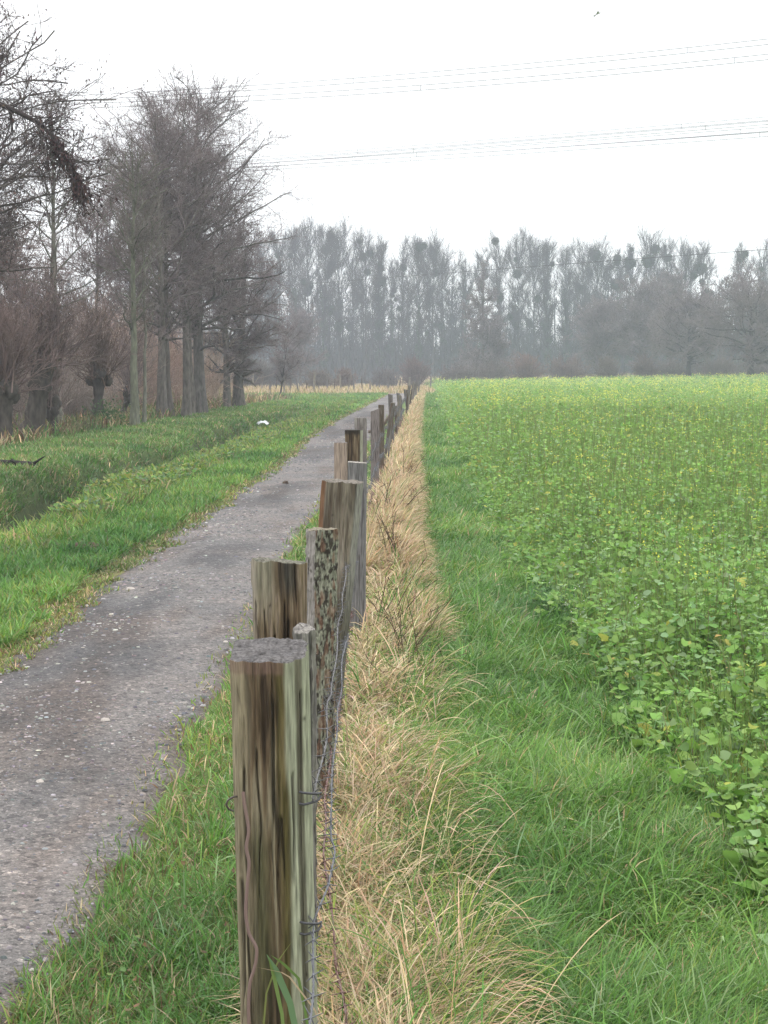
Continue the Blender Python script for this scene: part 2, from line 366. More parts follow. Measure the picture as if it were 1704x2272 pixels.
leaves(g, rng, np.stack([X, Y, zt(X, Y) + .03 + .03 * rng.rand(N)], -1), 0.014 * (0.5 + rng.rand(N)) * np.maximum(Y / 6, 1) ** .5, rng.rand(N) * 6.28, rng.normal(0, .3, N), rng.normal(0, .4, N), pal(rng, N, [BR, (.20, .12, .06), (.12, .16, .05), (.10, .19, .05)], [2, 1, 2, 3]), LEAF, LF)
o = g.obj('grass', M_grass); tag(o, 'green grass verge between the gravel path and the fence posts', 'grass', kind='stuff')
# meadow left of path down to the ditch
g = Geo()
dt = lambda X, Y, u: (np.abs(u + 4.85 + 0.25*np.sin(Y*0.31)+0.15*np.sin(Y*0.83+1)) < 0.06 + 0.10 * sst(29, 22, Y) + 0.16 * (n2(X, Y, 0.7, 202, 2) > 0.5)) & (Y < 64)
fr2 = lambda X, Y, u: u > PATH_L + 0.16 - 0.45 * sst(25, 50, Y) + 0.5 * (n2(X, Y, 2.2, 3) - 0.5) + 0.25 * (n2(X, Y, 6, 4) - .5)
fr = lambda X, Y, u: u > PATH_L - 0.12 - 0.45 * sst(25, 50, Y) + 0.5 * (n2(X, Y, 2.2, 3) - 0.5)
grass_patch(g, rng, 200000, const(-4.95, PATH_L + 0.1), 8, 128, 1.8, 0.10, 0.0055, [G1, G2, G3, G4, G5, OL], [5, 3, 3, 1, 2, 1], lean=0.6, curl=1.0, exc=lambda X, Y, u: dt(X, Y, u) | fr(X, Y, u))
grass_patch(g, rng, 100000, const(-2.9, PATH_L + 0.4), 8, 128, 1.8, 0.045, 0.0045, [OL, ST, G5, BR, G2], [5, 1.4, 3, 1.5, 2], lean=0.9, curl=1.0, exc=fr2)
grass_patch(g, rng, 30000, const(-4.4, -3.1), 14, 90, 1.6, 0.15, 0.0055, [G2, G5, OL, G1, ST], [3, 3, 3, 2, .6], lean=0.5, curl=1.1, tuft=1.0, exc=dt)
grass_patch(g, rng, 40000, lambda y: (-40 + 0 * y, -4.6 + 0 * y), 62, 128, 1.6, 0.12, 0.0055, [G1, G2, G3, G5, OL], [4, 3, 3, 3, 3], lean=0.6, curl=1.0)
X, Y, u = samp(rng, 2600, const(-4.5, -3.2), 17, 60, 1.2); k = n2(X, Y, .5, 71, 2) > .48; X, Y, u = X[k], Y[k], u[k]; N = len(X); per = 7; q = np.repeat(np.arange(N), per); aa = rng.rand(N * per) * 6.28
leaves(g, rng, np.stack([X[q] + .06 * np.cos(aa), Y[q] + .06 * np.sin(aa), zt(X, Y)[q] + .05 + .16 * rng.rand(N * per)], -1), .05 + .05 * rng.rand(N * per), aa, rng.normal(.2, .5, N * per), rng.normal(0, .4, N * per), pal(rng, N * per, [G5, OL, G1, (.26, .27, .07), (.10, .17, .07)], [3, 2, 3, 1.5, 3]), LQ, LQF, .8)
o = g.obj('grass', M_grass); tag(o, 'green meadow grass between the ditch and the gravel path', 'grass', kind='stuff')
g = Geo()
grass_patch(g, rng, 150000, const(-8.6, -4.95), 19, 75, 1.4, 0.095, 0.0046, [G2, G1, OL, G4, ST], [4, 3, 3, 1, .8], lean=0.55, curl=1.2, tuft=0.7, exc=dt)
grass_patch(g, rng, 26000, const(-14, -7.9), 25, 100, 1.0, 0.26, 0.006, [ST, OL, BR, G2], [1.6, 2, 3, 1.5], lean=0.4, curl=0.8, tuft=0.9)
o = g.obj('grass', M_grass); tag(o, 'rough green grass on the ditch bank below the row of trees', 'grass', kind='stuff')
# dry straw strip along the fence
g = Geo()
def straw(N, u0, u1, y0, y1, p, L, W, cols, wts, lean, curl, n=4, azb=0.1, sd=1.0):
    X, Y, u = samp(rng, N, const(u0, u1), y0, y1, p); s = np.maximum(Y / 4.5, 1.0)
    tx = n2(X, Y, 3.2, 55, 2); k = rng.rand(N) < 0.35 + sst(0.35, 0.6, tx); X, Y, u, s, tx = X[k], Y[k], u[k], s[k], tx[k]; M = len(X)
    Lb = L * (0.45 + 0.85 * rng.rand(M)) * (0.7 + 0.6 * tx); Wb = W * (0.5 + rng.rand(M)) * s ** 0.7
    az = azb + rng.normal(0, sd, M) + 3 * (tx - 0.5)
    c = pal(rng, M, cols, wts, 0.2)
    blades(g, np.stack([X, Y, zt(X, Y)], -1), Lb, Wb, az, np.abs(rng.normal(lean, 0.3, M)), curl * (0.3 + rng.rand(M)), c, n=n, rng=rng)
SW = [ST, ST2, (0.40, 0.26, 0.15), (0.34, 0.29, 0.15), G2, G5]
straw(32000, -0.17, 0.06, 2.9, 16, 1.9, 0.25, 0.0022, SW, [5, 5, 1.5, 2.5, 5, 4], 0.6, 2.6, n=5, azb=0.2, sd=1.5)
straw(9000, 0.05, 0.24, 2.9, 9, 1.9, 0.30, 0.0026, SW, [3, 3, 2, 2, 8, 6], 0.5, 2.2, n=5, azb=0.3, sd=1.6)
straw(60000, -0.18, 0.03, 2.9, 14, 1.9, 0.24, 0.0032, SW, [6, 6, 2, 1.5, 1.5, 1.6], 0.8, 2.3, n=5, sd=2.5)
straw(110000, -0.20, 0.17, 12, 128, 1.7, 0.30, 0.0030, SW, [5, 5, 2, 3, .9, .9], 0.45, 1.7, n=4)
straw(34000, 0.08, 0.30, 9, 128, 1.7, 0.22, 0.0032, SW, [4, 3, 3, 2, 4, 3], 0.5, 1.5, n=3)
o = g.obj('dry_grass', M_straw); tag(o, 'tall straw coloured dry grass along the foot of the fence', 'dry grass', kind='stuff')
g = Geo()
def farstraw(N, x0, x1, y0, y1, L, W, cols, wts):
    X = x0 + (x1 - x0) * rng.rand(N); Y = y0 + (y1 - y0) * rng.rand(N)
    blades(g, np.stack([X, Y, zt(X, Y)], -1), L * (0.5 + rng.rand(N)) * (0.6 + 0.8 * n2(X, Y, 0.4, 3)), W * (0.5 + rng.rand(N)), rng.rand(N) * 6.28, np.abs(rng.normal(0.2, 0.2, N)), 0.6 * rng.rand(N), pal(rng, N, cols, wts, 0.2), n=2, rng=rng)
farstraw(26000, -42, 4, 126, 150, 0.42, 0.05, [ST, ST2, OL, (0.3, 0.26, 0.08)], [4, 3, 1, 2])
farstraw(9000, 1, 60, 202, 212, 1.0, 0.06, [ST, ST2, OL, (0.36, 0.3, 0.2)], [3, 3, 1, 2])
o = g.obj('dry_grass', M_straw); tag(o, 'pale dry reeds and grass at the far edge of meadow and field', 'dry grass', kind='stuff')

# ------------------------------------------------------------------ crop field
CR1 = (0.165, 0.300, 0.060); CR2 = (0.21, 0.345, 0.09); CR3 = (0.13, 0.26, 0.06); CR4 = (0.22, 0.33, 0.15); CRY = (0.40, 0.42, 0.10); CRO = (0.38, 0.28, 0.10)
def croph(X, Y, u):
    edge = sst(1.05, 2.0, u + 0.3 * (n2(X, Y, 1.5, 8) - 0.5))
    return (0.12 + 0.30 * edge) * (0.75 + 0.5 * n2(X, Y, 1.2, 23)) + 0.22 * sst(8, 30, Y) * edge + 0.15 * sst(30, 90, Y) * edge
g = Geo(); gs = Geo()
cu = lambda y: (1.12 + 0 * y, 80 + 0 * y)
def cropfun(N, y0, y1, p, per, size, tm, TF, aspect=1.0, stems=True, wts=(5, 5, 2, 2.4, 0.4, 0.03)):
    X, Y, u = samp(rng, N, cu, y0, y1, p); k = u > 1.10 + 0.35 * (n2(X, Y, 1.1, 66) - 0.4); k &= rng.rand(N) < 0.25 + 0.75 * sst(1.1, 1.9, u + 0.6 * (n2(X, Y, 2.2, 67) - .5))
    k &= rng.rand(N) < 0.35 + 0.9 * sst(.3, .55, n2(X, Y, 1.9, 12, 2)); X, Y, u = X[k], Y[k], u[k]; N = len(X)
    h = croph(X, Y, u) * (0.7 + 0.6 * rng.rand(N)); z = zt(X, Y)
    pi_ = np.repeat(np.arange(N), per); t = rng.rand(N * per) ** 0.7
    az = rng.rand(N * per) * 2 * pi; s = np.maximum(Y[pi_] / 14, 1) ** 0.6; rad = (0.03 + 0.10 * rng.rand(N * per)) * (1 - 0.5 * t) * s ** .5
    pos = np.stack([X[pi_] + rad * np.cos(az), Y[pi_] + rad * np.sin(az), z[pi_] + 0.03 + h[pi_] * t], -1)
    sz = size * (0.30 + 1.15 * rng.rand(N * per) ** 1.8) * (1.15 - 0.55 * t) * s
    col = pal(rng, N * per, [CR1, CR2, CR3, CR4, CRY, CRO], wts, 0.16)
    hv = n2(pos[:, 0], pos[:, 1], 0.25, 33)[:, None]; col = col * (1 + (hv - 0.5) * np.array([[0.5, 0.35, 0.3]]))
    leaves(g, rng, pos, sz, az, rng.normal(0.15, 0.45, N * per), rng.normal(0, 0.35, N * per), np.clip(col, .005, .9), tm, TF, aspect)
    if stems:
        st = s.reshape(N, per)[:, 0]
        P0 = np.stack([X, Y, z], -1); P1 = P0 + np.stack([rng.normal(0, .06, N), rng.normal(0, .06, N), h * 1.15], -1)
        P = np.stack([P0, (P0 + P1) / 2 + rng.normal(0, .01, (N, 3)), P1], 1)
        V, Q = tubes(P, np.tile(np.array([[.004, .003, .0015]]), (N, 1)) * st[:, None], 3)
        gs.add(V, Q, np.repeat(pal(rng, N, [(0.20, 0.30, 0.09), (0.26, 0.25, 0.12)], [4, 1]), 9, 0))
    return X, Y, u, h, z
cropfun(4800, 4.2, 15, 1.4, 19, 0.058, LEAF, LF)
cropfun(17000, 12, 45, 1.6, 13, 0.058, LEAF, LF, 0.85, wts=(5, 5, 1.5, 2, 0.7, 0.02))
cropfun(52000, 38, 206, 1.7, 6, 0.066, LQ, LQF, 0.7, stems=False, wts=(5, 5, 2, 2, 1.6, 0.1))
# seedling grass and flower stalks standing up through the crop
X, Y, u = samp(rng, 110000, cu, 5, 190, 1.6); k = u > 1.25; X, Y, u = X[k], Y[k], u[k]; N = len(X)
h = croph(X, Y, u); s = np.maximum(Y / 8, 1)
blades(g, np.stack([X, Y, zt(X, Y) + h * .35], -1), h * (0.35 + .55 * rng.rand(N)) , 0.0036 * s ** .68, rng.rand(N) * 6.28, np.abs(rng.normal(0, .25, N)), .5 * rng.rand(N), pal(rng, N, [CR2, CR4, G5, (0.24, 0.24, 0.10)], [4, 2, 3, 1.3]), n=2, rng=rng)
crop = g.obj('mustard_crop', M_leaf); tag(crop, 'dense green mustard crop with round leaves covering the field', 'crop', kind='stuff')
o = gs.obj('crop_stems', M_leaf); tag(o, 'thin upright green stems of the mustard crop', 'crop stems', kind='stuff')
# flowers
g = Geo()
X, Y, u = samp(rng, 3600, cu, 9, 200, 1.25); k = (u > 1.8) & (n2(X, Y, 0.16, 47, 2) > 0.42); X, Y, u = X[k], Y[k], u[k]
N = len(X); h = croph(X, Y, u); z = zt(X, Y) + h * 1.08; s = np.maximum(Y / 16, 1) ** 0.75
per = 7; pi_ = np.repeat(np.arange(N), per)
pos = np.stack([X[pi_], Y[pi_], z[pi_]], -1) + rng.normal(0, 0.022, (N * per, 3)) * s[pi_, None]
leaves(g, rng, pos, 0.015 * s[pi_] * (0.7 + 0.6 * rng.rand(N * per)), rng.rand(N * per) * 6.28, rng.normal(0.3, 0.6, N * per), rng.normal(0, .6, N * per), pal(rng, N * per, [(0.66, 0.64, 0.10), (0.55, 0.60, 0.12)], [2, 1], .1), LQ, LQF, 1.3)
o = g.obj('mustard_flowers', M_leaf); tag(o, 'small bright yellow mustard flowers scattered over the crop', 'flowers', kind='stuff')
g = Geo()
X, Y, u = samp(rng, 900, cu, 8, 150, 1.5); k = (n2(X, Y, 0.3, 147, 2) > 0.5); X, Y, u = X[k], Y[k], u[k]; N = len(X); per = 6; pi_ = np.repeat(np.arange(N), per)
h = croph(X, Y, u); z = zt(X, Y) + h * 1.02; s = np.maximum(Y / 16, 1) ** 0.75
pos = np.stack([X[pi_], Y[pi_], z[pi_]], -1) + rng.normal(0, 0.03, (N * per, 3)) * s[pi_, None]
leaves(g, rng, pos, 0.010 * s[pi_], rng.rand(N * per) * 6.28, rng.normal(0.3, 0.6, N * per), rng.normal(0, .6, N * per), pal(rng, N * per, [(0.7, 0.72, 0.66)], [1], .1), LQ, LQF, 1.0)
o = g.obj('white_flowers', M_leaf); tag(o, 'tiny white flower heads among the green crop', 'flowers', kind='stuff')

# ------------------------------------------------------------------ gravel
def stones(g, rng, X, Y, Z, S, col, flat=0.45):
    N = len(X); nv = 6
    a = (np.arange(nv) * 2 * pi / nv)[None] + rng.rand(N, 1) * 6; r = S[:, None] * (0.7 + 0.5 * rng.rand(N, nv))
    bx = np.stack([r * np.cos(a) * 1.25, r * np.sin(a) * 0.9, 0 * r - 0.3 * S[:, None]], -1)
    tp = bx * 0.62; tp[..., 2] = (S * flat)[:, None] * (0.8 + 0.4 * rng.rand(N, nv))
    c0 = np.stack([X, Y, Z], -1)[:, None]; top = np.zeros((N, 1, 3)); top[..., 2] = (S * flat * 1.15)[:, None]
    V = np.concatenate([bx, tp, top], 1) + c0; b = (np.arange(N) * 13)[:, None]
    i = np.arange(nv); j = (i + 1) % nv
    Q = np.stack([b + i, b + j, b + nv + j, b + nv + i], -1).reshape(-1, 4)
    T = np.stack([b + nv + i, b + nv + j, b + 12 + 0 * i], -1).reshape(-1, 3)
    c = np.repeat(col, 13, 0); n0 = g.n
    g.add(V.reshape(-1, 3), Q, c); g.Ft.append(T + n0)
g = Geo()
X, Y, u = samp(rng, 20000, const(PATH_L + 0.05, PATH_R - 0.05), 4, 60, 1.8)
k = rng.rand(len(X)) < 0.18 + sst(0.45, 0.7, n2(X, Y, 0.8, 101, 3)) * (0.4 + 0.9 * (u < -1.5)); X, Y, u = X[k], Y[k], u[k]; N = len(X)
S = 0.006 * (0.5 + 1.2 * rng.rand(N) ** 3) * np.maximum(Y / 6, 1) ** 0.55
stones(g, rng, X, Y, zt(X, Y) + 0.012, S, pal(rng, N, [(0.20, 0.19, 0.19), (0.10, 0.10, 0.105), (0.17, 0.14, 0.13), (0.32, 0.31, 0.29)], [5, 8, 2, 0.6], 0.2))
X, Y, u = samp(rng, 300, const(PATH_L + 0.1, -1.45), 6.5, 18, 1.2); N = len(X)
stones(g, rng, X, Y, zt(X, Y) + 0.010, 0.011 * (0.4 + 1.3 * rng.rand(N) ** 3) * (Y / 8) ** .3, pal(rng, N, [(0.36, 0.35, 0.31), (0.26, 0.24, 0.23)], [1, 2], 0.15), 0.3)
o = g.obj('gravel', M_stone); tag(o, 'loose grey and pale gravel strewn over the path', 'gravel', kind='stuff')

def at(x, y, z=0.0):
    """world point seen at photo pixel (x,y) on height z (small pitch handled exactly)"""
    a = math.atan((1136 - HZ) / F); v = np.array([x - 852.0, F, 1136.0 - y])
    d = np.array([v[0], v[1] * cos(a) + v[2] * sin(a), -v[1] * sin(a) + v[2] * cos(a)])
    t = (z - H) / d[2]; return np.array([0, 0, H]) + d * t
for (x, y, s, lab) in [(88, 1739, 0.017, 'pale rounded pebble lying alone low on the bare path'), (234, 1601, 0.020, 'flat whitish stone on the middle of the gravel path'), (290, 1307, 0.03, 'long flat pale stone near the left edge of the path')]:
    p = at(x, y, 0.03); g = Geo(); stones(g, rng, np.array([0.]), np.array([0.]), np.array([0.]), np.array([s]), np.array([[0.34, 0.31, 0.28]]), 0.5)
    o = g.obj('pebble', M_stone, loc=(p[0], p[1], zt(p[0], p[1]) + 0.012)); tag(o, lab, 'stone')

# ------------------------------------------------------------------ fence posts
def section(pts, N):
    P = np.array(pts + [pts[0]], float); L = np.r_[0, np.cumsum(np.linalg.norm(np.diff(P, axis=0), axis=1))]
    s = np.linspace(0, L[-1], N, endpoint=False); Q = np.stack([np.interp(s, L, P[:, 0]), np.interp(s, L, P[:, 1])], -1)
    for _ in range(max(1, N // 60)): Q = 0.25 * np.roll(Q, 1, 0) + 0.5 * Q + 0.25 * np.roll(Q, -1, 0)
    return Q, s
def post_mesh(pts, h, seed, N, NZ, cols, end, lean=(0, 0), slope=(0, 0), rough=0.004, taper=0.0, bark=0.0, custom=None, ragged=0.0, grain=55, ncr=16, nkn=7):
    Q, s = section(pts, N); zz = np.linspace(-0.15, 1, NZ) ; zz[0] = -0.12
    Z = zz * h
    nrm = np.roll(Q, -1, 0) - np.roll(Q, 1, 0); nrm = norm(np.stack([nrm[:, 1], -nrm[:, 0]], -1))
    if np.sum(nrm * (Q - Q.mean(0))) < 0: nrm = -nrm
    S, ZZ = np.meshgrid(s, Z)
    wob = 0.004 * (fbm(np.stack([S * 0, ZZ * 5, S * 0], -1), seed + 5) - 0.5)
    gx = np.stack([S * grain + 1.0 * fbm(np.stack([S*8, ZZ * 3, S * 0], -1), seed + 9), ZZ * 2.2, S * 0 + seed], -1)
    g1 = fbm(gx, seed, 4); g2 = fbm(gx * np.array([3.1, 2.5, 1]), seed + 3, 3); g3 = fbm(np.stack([S * 12, ZZ * 5, S * 0], -1), seed + 21, 3)
    disp = rough * (g1 - 0.5) * 2.4 + rough * 0.5 * (g2 - 0.5) - rough * 1.8 * sst(0.62, 0.74, g1)
    if bark > 0:
        b = fbm(np.stack([S * 95, ZZ * 32, S * 0], -1), seed + 40, 3); disp = disp + bark * (np.abs(b - 0.5) * 4 - 0.6)
    rr = rs(seed + 500); per = s[-1] + (s[1] - s[0]); cm = 0 * S; km = 0 * S
    for _ in range(ncr):
        sc = rr.rand() * per; za = rr.uniform(0.2, 1.0) * h; zb = za - rr.uniform(0.12, 0.5); w = rr.uniform(0.0010, 0.0032)
        ce = sc + 0.012 * (fbm(np.stack([ZZ * 4, ZZ * 0, ZZ * 0 + rr.rand() * 50], -1), seed + 7, 3) - 0.5) * 2; dsx = np.abs((S - ce + per / 2) % per - per / 2)
        cm = np.maximum(cm, np.exp(-(dsx / (w * (0.35 + sst(zb, za, ZZ)))) ** 2) * sst(zb, zb + .06, ZZ) * (1 - sst(za + .0, za + .02, ZZ)))
    for _ in range(nkn):
        sc = rr.rand() * per; zc = rr.uniform(.3, .95) * h; q = np.hypot(((S - sc + per / 2) % per - per / 2) / .0035, (ZZ - zc) / .005); km = np.maximum(km, np.exp(-q ** 2))
    disp = disp - 0.006 * cm * (rough / .004)
    Xx = Q[None, :, 0] * (1 - taper * (ZZ / h)) + nrm[None, :, 0] * disp + lean[0] * ZZ / h + wob
    Yy = Q[None, :, 1] * (1 - taper * (ZZ / h)) + nrm[None, :, 1] * disp + lean[1] * ZZ / h
    zoff = (slope[0] * Q[None, :, 0] + slope[1] * Q[None, :, 1]) + ragged * (fbm(np.stack([S * 30, S * 0, S * 0], -1), seed + 60, 3) - 0.5)
    Zt = ZZ + np.where(ZZ > h * 0.5, (ZZ / h - 0.5) * 2, 0) * zoff
    t = np.clip(0.45 + (g1 - 0.5) * 2.4 + (g3 - 0.5) * 1.5, 0, 0.999) * (len(cols) - 1); i = np.floor(t).astype(int); f = (t - i)[..., None]
    cc = np.array(cols); C = cc[i] * (1 - f) + cc[np.minimum(i + 1, len(cols) - 1)] * f
    C = C * (0.8 + 0.45 * g2[..., None])
    C = C * 0.78
    if custom: C = custom(C, Q[None, :, 0] + 0 * ZZ, Q[None, :, 1] + 0 * ZZ, ZZ, g1, g2, g3)
    ck = np.clip(cm * .85 + km * .8, 0, .92)[..., None]; C = C * (1 - ck) + np.array([.018, .014, .011]) * ck
    V = np.stack([Xx, Yy, Zt], -1)
    idx = np.arange(V.shape[0] * V.shape[1]).reshape(V.shape[:2]); a = idx[:-1]; d = idx[1:]
    Fq = np.stack([a, np.roll(a, -1, 1), np.roll(d, -1, 1), d], -1).reshape(-1, 4)
    if np.cross(Q[1] - Q[0], Q[2] - Q[1]) < 0 or True: pass
    G = Geo(); G.add(V, Fq, C.reshape(-1, 3))
    # end grain cap: shrinking rings
    top = V[-1]; cen = top.mean(0); rings = [1.0, 0.985, 0.96, 0.92, 0.86, 0.8, 0.72, 0.64, 0.56, 0.48, 0.4, 0.3, 0.2, 0.1, 0.02]
    R = []
    for k, r in enumerate(rings):
        q = cen + (top - cen) * r
        z = top[:, 2] if r > 0.5 else top[:, 2] * 1.0
        q[:, 2] = cen[2] + (top[:, 2] - cen[2]) * r + (0.0 if k == 0 else (0.003 * (n2(q[:, 0], q[:, 1], 90, seed + k * 0, 3) - 0.5) * 2 + (0.002 if k > 1 else 0.001)))
        R.append(q)
    R = np.array(R); m = n2(R[..., 0], R[..., 1], 70, seed, 3)[..., None]; m2 = fbm(np.stack([R[..., 0] * 40, R[..., 1] * 160, R[..., 0] * 0], -1), seed + 2)[..., None]
    Ce = np.array(end)[0] * (1 - m) + np.array(end)[1] * m; Ce = Ce * (0.65 + 0.7 * m2)
    cc_ = np.hypot(R[..., 0] - cen[0], (R[..., 1] - cen[1])) ; an = np.arctan2(R[..., 1] - cen[1], R[..., 0] - cen[0]); chk = sst(.66, .72, fbm(np.stack([R[..., 0] * 120, R[..., 1] * 25, an * 0], -1), seed + 71, 2))[..., None] * .4
    Ce = Ce * (1 - chk) + np.array([.025, .022, .02]) * chk; Ce[:1] = 0.5 * Ce[:1] + 0.5 * C[-1][None]
    idx = np.arange(R.shape[0] * R.shape[1]).reshape(R.shape[:2]); a = idx[:-1]; d = idx[1:]
    G.add(R, np.stack([a, np.roll(a, -1, 1), np.roll(d, -1, 1), d], -1).reshape(-1, 4), Ce.reshape(-1, 3))
    return G
GREY = (0.16, 0.15, 0.145); GREYL = (0.24, 0.225, 0.20); BRD = (0.045, 0.032, 0.022); BRM = (0.11, 0.078, 0.05); BRL = (0.20, 0.155, 0.10); TAN = (0.27, 0.23, 0.16); GG = (0.20, 0.22, 0.14); MOSS = (0.07, 0.08, 0.03)
def post(x, d, name_label, **kw):
    X = (x - 852) / F * d
    G = post_mesh(**kw); o = G.obj('fence_post', M_wood, smooth=True, loc=(X, d, 0.0))
    tag(o, name_label, 'fence post', 'wooden posts of the barbed wire fence'); return o

def c1(C, x, y, z, g1, g2, g3):
    # right flank pale green-grey sapwood, centre dark rotten heartwood with moss and algae, left edge tan
    xx = x + 0.010 * (g3 - 0.5) * 2
    w = sst(0.040, 0.050, xx)[..., None]; sap = np.array([0.25, 0.26, 0.19]) * (0.75 + 0.5 * g2[..., None])
    fl = (sst(0.062, 0.068, x) * (1 - sst(0.076, 0.080, x)))[..., None]; sap = sap * (1 - fl) + np.array([0.115, 0.11, 0.08]) * fl
    C = C * (1 - w) + sap * w
    l = (1 - sst(-0.05, -0.022, xx))[..., None] * 0.85; C = C * (1 - l) + np.array([0.26, 0.225, 0.155]) * (0.85 + 0.3 * g2[..., None]) * l
    m = (np.exp(-((xx + 0.012) / 0.022) ** 2) * sst(0.55, 0.66, z * 0 + 1.35 - z) * sst(.35, .55, g3))[..., None] * 0.75
    C = C * (1 - m) + np.array([0.055, 0.06, 0.028]) * m
    yl = (np.exp(-((xx - 0.036) / 0.010) ** 2))[..., None] * 0.35; C = C * (1 - yl) + np.array([0.16, 0.145, 0.045]) * (0.7 + .6 * g2[..., None]) * yl
    crack = (np.exp(-((xx - 0.012 - 0.012 * (1.08 - z) / 0.3) / 0.0045) ** 2) * sst(0.62, 0.75, z) * (1 - sst(1.0, 1.04, z)))[..., None] * 0.8
    C = C * (1 - crack) + np.array([0.02, 0.018, 0.014]) * crack
    rim = sst(1.062, 1.072, z)[..., None] * (1 - w) * 0.6; C = C * (1 - rim) + np.array([0.16, 0.105, 0.085]) * rim
    return C
s1 = [(-0.066, -0.036), (-0.05, -0.050), (0.012, -0.052), (0.018, -0.045), (0.024, -0.053), (0.054, -0.054), (0.0635, -0.046), (0.066, -0.034), (0.071, -0.038), (0.080, -0.032), (0.088, -0.018), (0.088, 0.055), (0.080, 0.072), (0.0, 0.078), (-0.058, 0.072), (-0.066, 0.06)]
p1 = post(607, 3.18, 'nearest fence post, broad and brown with flat grey sawn top and a pink cord', pts=s1, h=1.092, seed=3, N=300, NZ=420, cols=[BRD, BRD, BRM, BRM, BRL, TAN], end=[(0.075, 0.072, 0.073), (0.125, 0.117, 0.114)], lean=(-0.022, 0), ragged=0.006, slope=(0, 0.20), rough=0.0045, custom=c1, grain=80, ncr=26, nkn=9)
s2 = [(-0.078, -0.02), (-0.07, -0.036), (0.0, -0.042), (0.05, -0.036), (0.07, -0.02), (0.078, 0.0), (0.06, 0.04), (0.0, 0.055), (-0.06, 0.03)]
def c2(C, x, y, z, g1, g2, g3):
    w = (sst(0.93, 1.1, z + 0.10 * (g3 - 0.5)) * (1 - sst(-0.03, 0.0, x + .03 * (g1 - .5))))[..., None] * 0.75
    C = C * (1 - w) + np.array([0.21, 0.20, 0.15]) * (0.8 + 0.4 * g2[..., None]) * w
    w = (np.exp(-((x - 0.03) / 0.022) ** 2) * sst(1.0, 1.08, z))[..., None] * 0.8; C = C * (1 - w) + np.array([0.045, 0.045, 0.04]) * w
    w = (1 - sst(-0.072, -0.058, x))[..., None] * 0.6; return C * (1 - w) + np.array([0.33, 0.29, 0.24]) * w
post(627, 4.45, 'second fence post from the camera, wide rotten brown half log with streaked face', pts=s2, h=1.128, seed=11, N=200, NZ=220, cols=[BRD, BRM, BRM, BRL, (0.26, 0.20, 0.15), BRL], end=[(0.10, 0.11, 0.08), (0.16, 0.14, 0.12)], slope=(-0.10, 0.02), lean=(-0.01, 0), rough=0.008, custom=c2, grain=55, ragged=0.022)
s1b = [(-0.028, 0.0), (-0.02, -0.022), (0.0, -0.03), (0.022, -0.022), (0.032, 0), (0.02, 0.024), (-0.015, 0.026)]
post(672, 3.95, 'short lichen grey bark stub just behind the nearest post', pts=s1b, h=1.015, seed=15, N=110, NZ=180, cols=[(0.13, 0.13, 0.11), GREY, (0.22, 0.21, 0.19), (0.26, 0.25, 0.22)], end=[GREY, GREYL], slope=(0.1, 0), rough=0.004, bark=0.003, ragged=0.03)
s3 = [(-0.058, -0.01), (-0.05, -0.03), (-0.028, -0.036), (-0.024, -0.044), (0.0, -0.052), (0.03, -0.050), (0.05, -0.036), (0.056, -0.01), (0.04, 0.03), (0.0, 0.045), (-0.04, 0.03)]
def c3(C, x, y, z, g1, g2, g3):
    b = fbm(np.stack([x * 150 + 1.5 * g3, z * 55 + 2 * g1, y * 60], -1), 5, 4); b2 = fbm(np.stack([x * 260, z * 110, y * 60], -1), 15, 3)
    w0 = sst(.50, .58, b)[..., None]; cc = np.array([0.21, 0.215, 0.165]) * (0.45 + b2[..., None]) * (1 - w0) + np.array([0.045, 0.040, 0.032]) * w0
    r = sst(0.6, 0.75, vnoise(np.stack([x * 90, z * 22, y * 0], -1), 8))[..., None] * 0.6; cc = cc * (1 - r) + np.array([0.16, 0.09, 0.06]) * r
    w = sst(-0.028, -0.022, x)[..., None]; return (np.array([0.27, 0.25, 0.235]) * (0.7 + 0.5 * g1[..., None])) * (1 - w) + cc * w
post(703, 5.6, 'third fence post, narrow slab with black and lichen green bark and a pale grey edge', pts=s3, h=1.105, seed=19, N=170, NZ=420, cols=[GREY, GREYL], end=[(0.16, 0.14, 0.1), (0.2, 0.18, 0.14)], rough=0.003, bark=0.0045, custom=c3, ragged=0.012, lean=(0.02, 0))
s4 = [(-0.092, -0.015), (-0.074, -0.03), (-0.065, -0.045), (0.03, -0.05), (0.055, -0.042), (0.075, -0.02), (0.085, 0.02), (0.05, 0.06), (-0.03, 0.065), (-0.08, 0.03)]
def c4(C, x, y, z, g1, g2, g3):
    w = (1 - sst(-0.078, -0.068, x))[..., None]; C = C * (1 - w) + np.array([0.15, 0.085, 0.05]) * w
    w = sst(0.05, 0.062, x)[..., None]; C = C * (1 - w) + np.array([0.20, 0.195, 0.17]) * w
    w = ((1 - sst(0.5, 0.75, z + 0.2 * (g3 - .5))))[..., None] * .7; C = C * (1 - w) + np.array([0.06, 0.055, 0.035]) * (0.6 + .8 * g2[..., None]) * w
    return C
post(705, 7.0, 'fourth fence post, broad weathered plank leaning to the right', pts=s4, h=1.18, seed=23, N=170, NZ=260, cols=[(0.10, 0.08, 0.06), (0.15, 0.13, 0.10), (0.19, 0.17, 0.13), (0.23, 0.19, 0.15), (0.28, 0.25, 0.2)], end=[(0.12, 0.11, 0.09), (0.17, 0.15, 0.13)], slope=(-0.06, 0.04), lean=(0.115, 0.0), rough=0.004, taper=-0.06, custom=c4, grain=60, ragged=0.012)
def boxs(w, d, c=0.15): a, b = w / 2, d / 2; return [(-a, -b * (1 - c)), (-a * (1 - c), -b), (a * (1 - c), -b), (a, -b * (1 - c)), (a, b * (1 - c)), (a * (1 - c), b), (-a * (1 - c), b), (-a, b * (1 - c))]
